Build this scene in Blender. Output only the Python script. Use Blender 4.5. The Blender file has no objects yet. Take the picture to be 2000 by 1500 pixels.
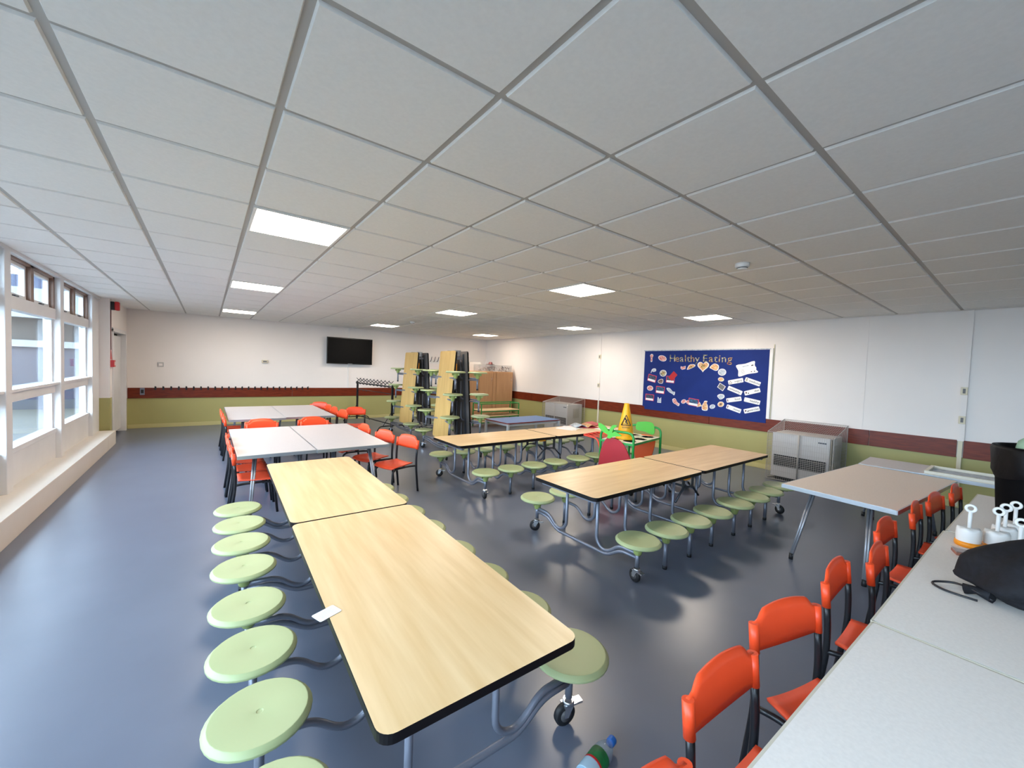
import bpy, bmesh, math, random
from mathutils import Vector, Matrix
random.seed(7)
S = bpy.context.scene
COL = S.collection
PI = math.pi

# ------------------------------------------------------------------ camera
def rot_rows(y, p, r):
    cy, sy, cp, sp, cr, sr = math.cos(y), math.sin(y), math.cos(p), math.sin(p), math.cos(r), math.sin(r)
    f = Vector((sy*cp, cy*cp, sp)); rt = Vector((cy, -sy, 0)); up = rt.cross(f)
    return cr*rt + sr*up, -sr*rt + cr*up, f
RT, UP, FW = rot_rows(.654, -.0388, .0372)
cam_data = bpy.data.cameras.new('camera')
cam = bpy.data.objects.new('camera', cam_data); COL.objects.link(cam)
cam_data.sensor_width = 36; cam_data.lens = 36*777.7/2000; cam_data.clip_start = .02; cam_data.clip_end = 300
m3 = Matrix((RT, UP, -FW)).transposed()
cam.matrix_world = Matrix.Translation((0, 0, 1.573)) @ m3.to_4x4()
S.camera = cam

# ------------------------------------------------------------------ world, sun, exposure
S.view_settings.view_transform = 'Standard'; S.view_settings.look = 'None'
S.view_settings.gamma = 1; S.view_settings.use_curve_mapping = False
S.view_settings.exposure = 1.46
LAMP_STRENGTH = 13.0
W = bpy.data.worlds.new('sky'); S.world = W; W.use_nodes = True
bg = W.node_tree.nodes['Background']
bg.inputs['Color'].default_value = (.63, .81, 1.0, 1); bg.inputs['Strength'].default_value = 6.4

XL, XR, YB, YF, CH = -1.46, 7.675, 11.565, -5.2, 2.524
pd = bpy.data.lights.new('sky_portal', 'AREA'); pd.shape = 'RECTANGLE'; pd.size = 2.0; pd.size_y = 14.5
pd.cycles.is_portal = True
po = bpy.data.objects.new('sky_portal', pd); COL.objects.link(po)
po.location = (XL-.25, 2.2, 1.55); po.rotation_euler = (0, -PI/2, 0)

# ------------------------------------------------------------------ materials
def lin(c):
    return tuple(((v/255)/12.92 if v/255 <= .04045 else ((v/255+.055)/1.055)**2.4) for v in c) + (1,)
def mat(name, rgb, rough=.5, metal=0, spec=.5, var=0, scale=8, stretch=None, bump=0, rgb2=None, coat=0, detail=4):
    m = bpy.data.materials.new(name); m.use_nodes = True
    nt = m.node_tree; b = nt.nodes['Principled BSDF']
    b.inputs['Roughness'].default_value = rough; b.inputs['Metallic'].default_value = metal
    b.inputs['Specular IOR Level'].default_value = spec
    b.inputs['Coat Weight'].default_value = coat
    c = lin(rgb); b.inputs['Base Color'].default_value = c
    if var or rgb2 or bump:
        tc = nt.nodes.new('ShaderNodeTexCoord'); mp = nt.nodes.new('ShaderNodeMapping')
        nt.links.new(tc.outputs['Object'], mp.inputs['Vector'])
        if stretch: mp.inputs['Scale'].default_value = stretch
        n = nt.nodes.new('ShaderNodeTexNoise'); n.inputs['Scale'].default_value = scale; n.inputs['Detail'].default_value = detail
        nt.links.new(mp.outputs['Vector'], n.inputs['Vector'])
        if var or rgb2:
            r = nt.nodes.new('ShaderNodeValToRGB')
            lo = lin(rgb2) if rgb2 else tuple(v*(1-var) for v in c[:3]) + (1,)
            hi = c if rgb2 else tuple(min(1, v*(1+var)) for v in c[:3]) + (1,)
            r.color_ramp.elements[0].position = .32; r.color_ramp.elements[1].position = .68
            r.color_ramp.elements[0].color = lo; r.color_ramp.elements[1].color = hi
            nt.links.new(n.outputs['Fac'], r.inputs['Fac']); nt.links.new(r.outputs['Color'], b.inputs['Base Color'])
        if bump:
            bp = nt.nodes.new('ShaderNodeBump'); bp.inputs['Strength'].default_value = bump; bp.inputs['Distance'].default_value = .004
            nt.links.new(n.outputs['Fac'], bp.inputs['Height']); nt.links.new(bp.outputs['Normal'], b.inputs['Normal'])
    return m
def emit(name, rgb, strength):
    m = bpy.data.materials.new(name); m.use_nodes = True; nt = m.node_tree
    b = nt.nodes['Principled BSDF']; b.inputs['Base Color'].default_value = (.8, .8, .8, 1)
    b.inputs['Emission Color'].default_value = rgb + (1,); b.inputs['Emission Strength'].default_value = strength
    return m
def clear(name, tint=(1, 1, 1), refl=.5, rough=.0, opacity=0.0, oc=(1, 1, 1)):
    m = bpy.data.materials.new(name); m.use_nodes = True; nt = m.node_tree; nt.nodes.clear()
    out = nt.nodes.new('ShaderNodeOutputMaterial'); t = nt.nodes.new('ShaderNodeBsdfTransparent'); g = nt.nodes.new('ShaderNodeBsdfGlossy')
    t.inputs['Color'].default_value = tint + (1,); g.inputs['Roughness'].default_value = rough
    fr = nt.nodes.new('ShaderNodeFresnel'); ge = nt.nodes.new('ShaderNodeNewGeometry')
    mr = nt.nodes.new('ShaderNodeMapRange'); mr.inputs['To Min'].default_value = 1.5; mr.inputs['To Max'].default_value = 1/1.5
    nt.links.new(ge.outputs['Backfacing'], mr.inputs['Value']); nt.links.new(mr.outputs['Result'], fr.inputs['IOR'])   # same reflectance on both faces of a thin sheet
    mx = nt.nodes.new('ShaderNodeMixShader'); nt.links.new(fr.outputs[0], mx.inputs[0])
    nt.links.new(t.outputs[0], mx.inputs[1]); nt.links.new(g.outputs[0], mx.inputs[2])
    last = mx
    if opacity:
        d = nt.nodes.new('ShaderNodeBsdfDiffuse'); d.inputs['Color'].default_value = oc + (1,)
        m2 = nt.nodes.new('ShaderNodeMixShader'); m2.inputs[0].default_value = opacity
        nt.links.new(mx.outputs[0], m2.inputs[1]); nt.links.new(d.outputs[0], m2.inputs[2]); last = m2
    nt.links.new(last.outputs[0], out.inputs[0])
    return m
M = dict(
    floor=mat('floor_vinyl', (101, 108, 124), .30, 0, .6, rgb2=(96, 103, 119), scale=2.2),
    tile=mat('ceiling_tile', (236, 234, 229), .95, 0, .1, var=.02, scale=60, bump=.1),
    tee=mat('ceiling_tee', (176, 172, 166), .6),
    wall=mat('wall_paint', (236, 229, 223), .75, 0, .25, var=.015, scale=1.5),
    olive=mat('olive_paint', (168, 162, 104), .55, 0, .4, var=.03, scale=1.5),
    skirt=mat('cream_skirting', (190, 181, 125), .5),
    dado=mat('mahogany_board', (122, 46, 18), .38, 0, .3, rgb2=(92, 31, 11), scale=3, stretch=(2, 2, 22)),
    wpaint=mat('window_white', (222, 221, 220), .45, var=.03, scale=3),
    brownframe=mat('sash_brown', (132, 104, 88), .5, var=.08, scale=9),
    creambox=mat('boxing_cream', (226, 218, 206), .5, var=.03, scale=2),
    dark=mat('gap_shade', (22, 22, 20), .8),
    maple=mat('maple_laminate', (230, 200, 154), .33, 0, .5, rgb2=(213, 178, 127), scale=2.6, stretch=(.55, 7, 7), detail=6),
    maple2=mat('maple_upright', (214, 176, 108), .42, 0, .4, rgb2=(198, 158, 92), scale=2.6, stretch=(7, 7, .5), detail=6),
    black=mat('black_edge', (14, 11, 12), .45, 0, .25),
    under=mat('dark_underside', (104, 98, 95), .7),
    steel=mat('grey_powder_steel', (124, 128, 140), .35, .45, .5),
    steeld=mat('dark_steel_rail', (70, 72, 78), .45, .4, .5),
    chrome=mat('chrome', (196, 198, 202), .2, .9),
    legchrome=mat('leg_chrome', (150, 152, 158), .38, .6),
    rubber=mat('black_rubber', (24, 24, 26), .55),
    hub=mat('grey_hub', (84, 82, 82), .45),
    seat=mat('green_plastic', (162, 172, 126), .42, 0, .45, var=.02, scale=4),
    seatd=mat('green_plastic_boss', (150, 164, 96), .5),
    latch=mat('orange_latch', (214, 140, 40), .5),
    orange=mat('orange_plastic', (238, 76, 34), .38, 0, .45, var=.03, scale=6),
    seatred=mat('orange_seat_plastic', (226, 78, 44), .45, 0, .4, var=.05, scale=10),
    frameblk=mat('black_frame', (22, 22, 26), .35),
    greytop=mat('grey_speckled_laminate', (203, 196, 195), .38, 0, .4, rgb2=(194, 187, 186), scale=120),
    warmlittop=mat('warmlit_grey_laminate', (232, 212, 194), .38, 0, .4, rgb2=(224, 204, 186), scale=90),  # grey laminate, the beige tint is light put into the colour
    palecream=mat('pale_laminate', (242, 237, 231), .38, 0, .4, rgb2=(236, 231, 225), scale=90),
    creamedge=mat('cream_edge', (214, 208, 190), .45),
    alu=mat('aluminium_edge', (190, 194, 198), .3, .8),
    whiteplastic=mat('white_plastic', (232, 230, 226), .4),
    cream=mat('cream_plastic', (214, 204, 176), .5),
    tvblack=mat('tv_black', (10, 10, 12), .25),
    tvscreen=mat('tv_screen', (5, 5, 6), .5, 0, .15),
    red=mat('red_plastic', (190, 24, 28), .4),
    cabinet=mat('cabinet_board', (208, 160, 114), .5, rgb2=(198, 149, 104), scale=3, stretch=(8, 8, .6)),
    cabinetshade=mat('cabinet_lower_shade', (150, 82, 48), .55),  # cabinet board darkened, shade low down put into the colour
    greenmetal=mat('green_metal', (30, 142, 60), .35, 0, .5),
    greenply=mat('shelf_ply', (222, 196, 150), .5, var=.05, scale=6),
    bluetop=mat('blue_laminate', (72, 118, 178), .35, var=.03, scale=10),
    redlip=mat('maroon_lipping', (120, 44, 42), .5),
    greyleg=mat('light_grey_leg', (176, 178, 180), .4),
    heater=mat('heater_grey', (188, 184, 180), .45),
    wire=mat('cage_wire', (176, 170, 164), .4, .5),
    grille=mat('grille_black', (24, 22, 22), .5),
    boardblue=mat('board_blue', (27, 47, 114), .7, 0, .2, var=.08, scale=3),
    paper=mat('paper_white', (238, 236, 234), .7),
    ink=mat('ink_black', (24, 24, 28), .7),
    yellow=mat('cone_yellow', (236, 172, 18), .42),
    apple=mat('apple_red', (164, 8, 26), .5),
    leaf=mat('leaf_green', (80, 182, 58), .5),
    carrot=mat('carrot_orange', (232, 92, 24), .5),
    traypink=mat('red_wire', (222, 64, 44), .4),
    ivory=mat('ivory_tray', (228, 222, 204), .45),
    bag=mat('black_mesh_cloth', (17, 17, 22), .75, 0, .3, var=.4, scale=40, bump=.6),
    binliner=mat('black_liner', (10, 9, 12), .5, 0, .2, bump=.8, scale=14),
    binbody=mat('bin_body', (7, 6, 8), .8, 0, .1),
    bagmint=mat('mint_bag', (160, 205, 175), .4),
    potorange=mat('orange_base', (240, 146, 20), .4),
    wood=mat('brown_case', (150, 92, 72), .5),
    bottlelabel=mat('bottle_label', (24, 116, 60), .4, rgb2=(14, 84, 42), scale=30),
    capblue=mat('cap_blue', (20, 104, 190), .35),
    water=mat('bottle_paleblue', (176, 200, 214), .2),
    brick=mat('outside_grey_brick', (52, 52, 50), .9, rgb2=(42, 43, 43), scale=5, stretch=(1, 1, 9)),
    outpanel=mat('outside_panel', (42, 48, 62), .6),
    outwhite=mat('outside_white', (118, 120, 122), .6),
    outroof=mat('outside_roof', (50, 58, 78), .8),
    outground=mat('outside_paving', (64, 64, 62), .9, var=.1, scale=3),
    glass=clear('window_glass', (.97, .99, 1.0)),
    clearbox=clear('clear_plastic', (.94, .94, .94), opacity=.12, oc=(.8, .78, .76)),
    bottleclear=clear('bottle_plastic', (.86, .93, .97), opacity=.18, oc=(.55, .72, .85)),
    lamp=emit('panel_glow', (1.0, .865, .715), LAMP_STRENGTH),
    fruit=mat('fruit_print', (214, 196, 120), .6, rgb2=(120, 22, 20), scale=24, detail=1),
    veg=mat('vegetable_print', (216, 206, 176), .6, rgb2=(52, 70, 28), scale=26, detail=1),
    food=mat('food_print', (240, 214, 160), .6, rgb2=(200, 110, 60), scale=40, detail=2),
    meat=mat('meat_print', (240, 190, 180), .6, rgb2=(190, 70, 66), scale=30, detail=2),
    photo=mat('photo_print', (70, 90, 120), .5, rgb2=(16, 18, 24), scale=26, detail=2),
    photoblue=mat('photo_blue', (50, 110, 150), .5, rgb2=(14, 20, 40), scale=22, detail=2),
    pink=mat('pink_border', (214, 60, 84), .6),
    silver=mat('silver_print', (206, 212, 218), .5, rgb2=(150, 160, 172), scale=30),
    greycard=mat('grey_card', (112, 112, 112), .7),
    craft=mat('craft_scraps', (150, 120, 110), .6, rgb2=(60, 40, 40), scale=30, detail=2),
    hat=mat('dark_red', (86, 26, 24), .6),
)

# ------------------------------------------------------------------ mesh helpers
class MB:
    def __init__(s): s.bm = bmesh.new(); s.mats = []
    def mi(s, m):
        if m not in s.mats: s.mats.append(m)
        return s.mats.index(m)
    def box(s, a, b, m, R=None):
        """box between corners a and b, optional 4x4 transform"""
        i = s.mi(m); (x0, y0, z0), (x1, y1, z1) = a, b
        co = [(x0,y0,z0),(x1,y0,z0),(x1,y1,z0),(x0,y1,z0),(x0,y0,z1),(x1,y0,z1),(x1,y1,z1),(x0,y1,z1)]
        v = [s.bm.verts.new((R @ Vector(c)) if R else c) for c in co]
        for f in ((0,3,2,1),(4,5,6,7),(0,1,5,4),(1,2,6,5),(2,3,7,6),(3,0,4,7)):
            s.bm.faces.new([v[k] for k in f]).material_index = i
        return s
    def prism(s, pts, z0, z1, m, mside=None, mbot=None, R=None, smooth=False):
        """2D outline (ccw) extruded z0..z1"""
        i, j = s.mi(m), s.mi(mside or m); k = s.mi(mbot or mside or m)
        T = (lambda c: R @ Vector(c)) if R else (lambda c: c)
        lo = [s.bm.verts.new(T((x, y, z0))) for x, y in pts]; hi = [s.bm.verts.new(T((x, y, z1))) for x, y in pts]
        s.bm.faces.new(hi).material_index = i; s.bm.faces.new(lo[::-1]).material_index = k
        n = len(pts)
        for a in range(n):
            f = s.bm.faces.new((lo[a], lo[(a+1) % n], hi[(a+1) % n], hi[a])); f.material_index = j; f.smooth = smooth
        return s
    def lathe(s, prof, m, n=24, R=None, smooth=True):
        i = s.mi(m); rings = []
        T = (lambda c: R @ Vector(c)) if R else (lambda c: c)
        for r, z in prof:
            if r < 1e-6: rings.append([s.bm.verts.new(T((0, 0, z)))])
            else: rings.append([s.bm.verts.new(T((r*math.cos(2*PI*k/n), r*math.sin(2*PI*k/n), z))) for k in range(n)])
        for a, b in zip(rings[:-1], rings[1:]):
            if len(a) == 1 and len(b) == 1: continue
            for k in range(n):
                k2 = (k+1) % n
                if len(a) == 1: vs = (a[0], b[k2], b[k])
                elif len(b) == 1: vs = (a[k], a[k2], b[0])
                else: vs = (a[k], a[k2], b[k2], b[k])
                f = s.bm.faces.new(vs); f.material_index = i; f.smooth = smooth
        for ring, rev in ((rings[0], True), (rings[-1], False)):
            if len(ring) > 1:
                f = s.bm.faces.new(ring[::-1] if rev else ring); f.material_index = i
        return s
    def tube(s, pts, r, m, n=8, closed=False, caps=True):
        i = s.mi(m); P = [Vector(p) for p in pts]; N = len(P)
        tang = []
        for k in range(N):
            a = P[k-1] if (k > 0 or closed) else P[k]; b = P[(k+1) % N] if (k < N-1 or closed) else P[k]
            t = (b-a); tang.append(t.normalized() if t.length > 1e-9 else Vector((0, 0, 1)))
        up = Vector((0, 0, 1)) if abs(tang[0].z) < .9 else Vector((1, 0, 0))
        nrm = (up - tang[0]*up.dot(tang[0])).normalized(); rings = []
        for k in range(N):
            if k:
                q = tang[k-1].rotation_difference(tang[k]); nrm = q @ nrm
                nrm = (nrm - tang[k]*nrm.dot(tang[k])).normalized()
            bn = tang[k].cross(nrm); rr = r[k] if isinstance(r, (list, tuple)) else r
            rings.append([s.bm.verts.new(P[k] + rr*(math.cos(2*PI*j/n)*nrm + math.sin(2*PI*j/n)*bn)) for j in range(n)])
        for k in range(N if closed else N-1):
            a, b = rings[k], rings[(k+1) % N]
            for j in range(n):
                f = s.bm.faces.new((a[j], a[(j+1) % n], b[(j+1) % n], b[j])); f.material_index = i; f.smooth = True
        if caps and not closed:
            s.bm.faces.new(rings[0][::-1]).material_index = i; s.bm.faces.new(rings[-1]).material_index = i
        return s
    def build(s, name, parent=None, bevel=0, loc=None, seg=2):
        me = bpy.data.meshes.new(name); bmesh.ops.recalc_face_normals(s.bm, faces=s.bm.faces[:]); s.bm.to_mesh(me); s.bm.free()
        for m in s.mats: me.materials.append(m)
        o = bpy.data.objects.new(name, me); COL.objects.link(o)
        if parent: o.parent = parent
        if loc: o.location = loc
        if bevel:
            b = o.modifiers.new('b', 'BEVEL'); b.width = bevel; b.segments = seg; b.limit_method = 'ANGLE'; b.angle_limit = .6
        return o
def fillet(pts, rad, seg=5):
    P = [Vector(p) for p in pts]; out = [P[0]]
    for k in range(1, len(P)-1):
        a, b, c = P[k-1], P[k], P[k+1]; u, v = (a-b), (c-b)
        d = min(rad, u.length*.49, v.length*.49); p0, p1 = b+u.normalized()*d, b+v.normalized()*d
        for j in range(seg+1):
            t = j/seg; out.append((1-t)**2*p0 + 2*t*(1-t)*b + t*t*p1)
    out.append(P[-1]); return out
def rrect(w, h, r, seg=5):
    pts = []
    for cx, cy, a0 in ((w/2-r, h/2-r, 0), (-w/2+r, h/2-r, PI/2), (-w/2+r, -h/2+r, PI), (w/2-r, -h/2+r, 3*PI/2)):
        for k in range(seg+1):
            a = a0 + PI/2*k/seg; pts.append((cx+r*math.cos(a), cy+r*math.sin(a)))
    return pts
def circ(r, n=16, rx=None): return [((rx or r)*math.cos(2*PI*k/n), r*math.sin(2*PI*k/n)) for k in range(n)]
def thing(name, label, cat, loc=(0, 0, 0), rz=0, group=None, kind=None):
    o = bpy.data.objects.new(name, None); COL.objects.link(o); o.location = loc; o.rotation_euler = (0, 0, rz)
    o.empty_display_size = .1
    return tag(o, label, cat, group, kind)
def tag(o, label=None, cat=None, group=None, kind=None):
    if label: o['label'] = label
    if cat: o['category'] = cat
    if group: o['group'] = group
    if kind: o['kind'] = kind
    return o
KIDS = {}
def dup(o, parent=None):
    c = o.copy(); COL.objects.link(c)
    if parent: c.parent = parent
    for ch in list(o.children): dup(ch, c)
    return c
def place(o, x, y, z=0, rz=0, label=None, group=None):
    o.location = (x, y, z); o.rotation_euler = (0, 0, rz)
    if label: o['label'] = label
    if group: o['group'] = group
    return o
def struct(mb, name, bevel=0, parent=None):
    o = mb.build(name, parent, bevel)
    if not parent: o['kind'] = 'structure'
    return o
def text_mesh(body, size, m, depth=.001):
    cu = bpy.data.curves.new('lettering', 'FONT'); cu.body = body; cu.size = size; cu.extrude = depth
    cu.align_x = 'CENTER'; cu.align_y = 'CENTER'
    t = bpy.data.objects.new('lettering', cu); COL.objects.link(t)
    bpy.context.view_layer.update()
    me = bpy.data.meshes.new_from_object(t.evaluated_get(bpy.context.evaluated_depsgraph_get()))
    bpy.data.objects.remove(t); me.materials.clear(); me.materials.append(m)
    return me
def on_right_wall(y, z, ang=0, off=0.0):
    """frame on the side wall: local x runs along the wall as read from the room, y up, z out of the wall"""
    B = Matrix(((0, 0, -1, 0), (-1, 0, 0, 0), (0, 1, 0, 0), (0, 0, 0, 1)))
    return Matrix.Translation((XR-off, y, z)) @ B @ Matrix.Rotation(ang, 4, 'Z')

# ------------------------------------------------------------------ shell
struct(MB().box((XL-.3, YF-.2, -.1), (XR+.2, YB+.2, 0), M['floor']), 'floor')
wb = MB().box((XL-.3, YB, 0), (XR+.15, YB+.15, .65), M['olive']).box((XL-.3, YB, .65), (XR+.15, YB+.15, CH+.1), M['wall'])
struct(wb, 'wall_back')
wr = MB().box((XR, YF-.15, 0), (XR+.15, YB, .65), M['olive']).box((XR, YF-.15, .65), (XR+.15, YB, CH+.1), M['wall'])
struct(wr, 'wall_right')
wf = MB().box((XL-.3, YF-.15, 0), (XR, YF, .65), M['olive']).box((XL-.3, YF-.15, .65), (XR, YF, CH+.1), M['wall'])
struct(wf, 'wall_front')

# ceiling: exposed tees with dropped tiles
GX0, GY0 = -.986, 1.191
LIGHTS = [(i, j) for i in (2, 7, 12) for j in (3, 8, 14)]
cl = MB().box((XL-.3, YF-.1, CH+.010), (XR+.1, YB+.1, CH+.05), M['tee'])
xs = [XL-.2] + [GX0+.6*i for i in range(0, 15)] + [XR]
xs = [v for v in xs if v < XR] + [XR]
ys = [YF] + [GY0+.6*j for j in range(-12, 18) if YF < GY0+.6*j < YB] + [YB]
g = .012
def tile(mb, x0, x1, y0, y1):
    i = mb.mi(M['tile']); b = .006
    lo = [mb.bm.verts.new(c) for c in ((x0+g+b, y0+g+b, CH), (x1-g-b, y0+g+b, CH), (x1-g-b, y1-g-b, CH), (x0+g+b, y1-g-b, CH))]
    hi = [mb.bm.verts.new(c) for c in ((x0+g, y0+g, CH+.012), (x1-g, y0+g, CH+.012), (x1-g, y1-g, CH+.012), (x0+g, y1-g, CH+.012))]
    mb.bm.faces.new(lo[::-1]).material_index = i
    for k in range(4): mb.bm.faces.new((lo[k], lo[(k+1) % 4], hi[(k+1) % 4], hi[k])).material_index = i
for a, b in zip(xs[:-1], xs[1:]):
    for c, d in zip(ys[:-1], ys[1:]):
        ij = (round((a-GX0)/.6), round((c-GY0)/.6))
        if ij in LIGHTS and abs(a-(GX0+.6*ij[0])) < .01 and abs(c-(GY0+.6*ij[1])) < .01: continue
        if b-a > .05 and d-c > .05: tile(cl, a, b, c, d)
struct(cl, 'ceiling')

COLN = {2: 'row along the windows', 7: 'middle row', 12: 'row along the notice board wall'}
ROWN = {3: 'first from the camera', 8: 'second from the camera', 14: 'last, beside the television wall'}
lp = None
for (i, j) in LIGHTS:
    lab = f'square flush ceiling light panel, {COLN[i]}, {ROWN[j]}'
    cx, cy = GX0+.6*i+.3, GY0+.6*j+.3
    if lp is None:
        lp = thing('ceiling_light', lab, 'ceiling light', (cx, cy, CH), 0, 'flush ceiling light panels')
        f = MB()
        for (a, b) in (((-.288, -.288), (.288, -.270)), ((-.288, .270), (.288, .288)), ((-.288, -.270), (-.270, .270)), ((.270, -.270), (.288, .270))):
            f.box((a[0], a[1], -.006), (b[0], b[1], .009), M['whiteplastic'])
        f.build('light_frame', lp)
        MB().box((-.270, -.270, -.002), (.270, .270, .008), M['lamp']).build('diffuser', lp)
    else:
        o = dup(lp); place(o, cx, cy, CH, 0, lab)

# dado boards, skirting
tb = MB()
for a, b in ((-1.33, 1.735), (1.741, 4.9), (4.906, XR)): tb.box((a, YB-.022, .645), (b, YB, .868), M['dado'])
struct(tb, 'trim_1', .003)
tb = MB()
for a, b in ((YF, .49), (.55, 1.40), (1.406, 3.73), (3.736, 6.44), (6.50, 9.0), (9.006, YB-.022)): tb.box((XR-.022, a, .645), (XR, b, .868), M['dado'])
struct(tb, 'trim_2', .003)
struct(MB().box((-1.33, YB-.02, 0), (XR, YB, .085), M['skirt']), 'baseboard_back', .004)
struct(MB().box((XR-.02, YF, 0), (XR, YB-.02, .085), M['skirt']), 'baseboard_right', .004)
# vertical cable covers and panel joints on the side wall
tr = MB()
tr.box((XR-.018, 6.455, .05), (XR, 6.487, CH), M['wall']); tr.box((XR-.019, 6.46, 0.05), (XR-.001, 6.482, .86), M['cream'])
struct(tr, 'trim_3')
tr = MB(); tr.box((XR-.03, .49, .86), (XR, .55, CH), M['wall']); tr.box((XR-.028, .50, .02), (XR, .54, .86), M['cream'])
struct(tr, 'trim_4')
tr = MB(); tr.box((XR-.012, 2.69, .868), (XR, 2.705, 2.15), M['cream'])
for yy in (5.31, 1.49, 3.0): tr.box((XR-.004, yy, 2.16 if yy == 3.0 else .868), (XR, yy+.02, CH), M['wall'])
struct(tr, 'trim_5')
tr = MB(); tr.box((3.10, YB-.018, .868), (3.125, YB, CH), M['whiteplastic']); struct(tr, 'trim_6')

# ------------------------------------------------------------------ window side
BX = -1.265
bx = MB()
bx.box((XL-.1, YF, .215), (BX-.01, 9.72, .235), M['creambox'])
for a, b in ((YF, 1.5), (1.51, 4.72), (4.735, 9.05), (9.06, 9.72)): bx.box((BX-.02, a, 0.0), (BX, b, .235), M['creambox'])
bx.box((XL, 9.70, 0), (BX, 9.72, .235), M['creambox'])
struct(bx, 'trim_7', .004)
wl = MB()
wl.box((XL-.16, YF, 0), (XL-.05, 9.4, .56), M['wpaint'])          # panel below the glazing
wl.box((XL-.16, YF, 2.49), (XL, 9.82, CH+.05), M['wpaint'])        # head
wl.box((XL-.16, 9.40, 0), (XL-.02, 9.78, CH+.05), M['wpaint'])
# pier facing the room and stretch of wall holding the door
DX = -1.345
wl.box((XL-.16, 9.76, .8), (DX, 9.93, CH+.05), M['wall']); wl.box((XL-.16, 9.761, 0), (DX, 9.93, .8), M['olive'])
wl.box((XL-.16, 9.93, 2.02), (DX, YB, CH+.05), M['wall'])
wl.box((XL-.16, 11.36, 0), (DX, YB, 2.02), M['wall'])
struct(wl, 'wall_left')
mull = [9.23-1.73*k for k in range(9)]
for k, y in enumerate(mull):
    o = struct(MB().box((XL-.15, y-.075, 0.2), (XL, y+.075, 2.50), M['wpaint']), f'trim_{8+k}', .006)
bays = [(mull[k+1]+.075, mull[k]-.075) for k in range(8)]  # unseen bays towards the wall behind the camera are added for more daylight
GXp = XL-.10
for k, (a, b) in enumerate(bays):
    w = bpy.data.objects.new(f'window_{k+1}', None); COL.objects.link(w); w['kind'] = 'structure'; w.location = (GXp, (a+b)/2, .56)
    c = (a+b)/2
    def pt(y, z, dx=0): return (dx, y-c, z-.56)
    f = MB()
    f.box(pt(a, .56, -.04), pt(b, .615, .06), M['wpaint'])
    f.box(pt(a, 1.06, -.04), pt(b, 1.17, .05), M['wpaint']); f.box(pt(a, 1.165, -.02), pt(b, 1.195, .09), M['wpaint'])
    f.box(pt(a, 1.97, -.04), pt(b, 2.10, .06), M['wpaint'])
    for yy in (a, b-.035): f.box(pt(yy, .615, -.03), pt(yy+.035, 1.06, .03), M['wpaint']); f.box(pt(yy, 1.195, -.03), pt(yy+.035, 1.97, .03), M['wpaint'])
    f.build('window_frame', w, .004)
    MB().box(pt(a+.03, .61, -.003), pt(b-.03, 1.06, .003), M['glass']).build('glass_pane', w)
    MB().box(pt(a+.03, 1.19, -.003), pt(b-.03, 1.97, .003), M['glass']).build('glass_pane', w)
    # surround of the top lights, then two sashes
    f = MB(); f.box(pt(a, 2.10, -.03), pt(a+.05, 2.49, .05), M['brownframe']); f.box(pt(b-.05, 2.10, -.03), pt(b, 2.49, .05), M['brownframe'])
    f.box(pt(c-.045, 2.10, -.03), pt(c+.045, 2.49, .05), M['brownframe']); f.box(pt(a, 2.465, -.03), pt(b, 2.495, .05), M['brownframe'])
    f.build('top_light_frame', w)
    for (p, q) in ((a+.05, c-.045), (c+.045, b-.05)):
        s_ = MB()
        for A, B in (((p, 2.10), (q, 2.145)), ((p, 2.43), (q, 2.465)), ((p, 2.145), (p+.04, 2.43)), ((q-.04, 2.145), (q, 2.43))):
            s_.box(pt(A[0], A[1], -.03), pt(B[0], B[1], .015), M['wpaint'])
        s_.box(pt((p+q)/2-.05, 2.11, .015), pt((p+q)/2+.05, 2.125, .04), M['steeld'])
        so = s_.build('top_sash', w, .003)
        MB().box(pt(p+.038, 2.143, -.012), pt(q-.038, 2.432, -.006), M['glass']).build('glass_pane', so)
# door in the return wall
d = bpy.data.objects.new('door_1', None); COL.objects.link(d); d['kind'] = 'structure'; d.location = (DX, 10.6, 0)
def dp(x, y, z): return (x, y-10.6, z)
f = MB(); f.box(dp(-.12, 9.93, 0), dp(.02, 9.99, 2.02), M['wpaint']); f.box(dp(-.12, 11.28, 0), dp(.025, 11.38, 2.02), M['wpaint']); f.box(dp(-.12, 9.93, 1.97), dp(.02, 11.38, 2.04), M['wpaint'])
f.build('door_frame', d, .004)
MB().box(dp(-.10, 9.99, .07), dp(-.055, 11.28, 1.92), M['wpaint']).build('door_leaf', d, .004)
MB().box(dp(-.054, 10.10, .10), dp(-.050, 10.5, 1.86), M['glass']).box(dp(-.0545, 10.10, .10), dp(-.0542, 10.5, 1.86), M['water']).build('lit_glazed_strip', d)  # pale blue backing paints the light on the glazed strip
MB().box(dp(-.115, 9.99, 0), dp(-.105, 11.28, 1.97), M['dark']).build('gap_shade_sheet', d)  # dark sheet behind the leaf, paints the shade in the gap

# ------------------------------------------------------------------ outside the windows
struct(MB().box((-40, -20, -.25), (XL-.3, 60, -.12), M['outground']), 'ground')
ob = thing('building', 'grey brick school wing with white fascia seen through the windows', 'building', (-8, 17.5, -.12))
MB().box((-14, 0, 0), (6.3, 6, .6), M['outpanel']).box((-14, 0, 1.98), (6.3, 6, 2.62), M['brick']).build('brick_wall', ob)
MB().box((-14, .05, .6), (6.3, 6, 1.82), M['outpanel']).build('window_band', ob)
MB().box((-14, -.08, 1.80), (6.3, .05, 1.99), M['outwhite']).build('white_lintel', ob)
MB().box((-14, -.35, 2.62), (6.3, 6, 3.45), M['outwhite']).build('fascia', ob)
MB().box((-14, 1.0, 3.45), (6.3, 6, 3.95), M['outroof']).build('roof', ob)
for xx in (-9, -6, -3, 0, 3): MB().box((xx, -.02, .5), (xx+.16, .04, 1.82), M['outwhite']).build('window_post', ob)

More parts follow.
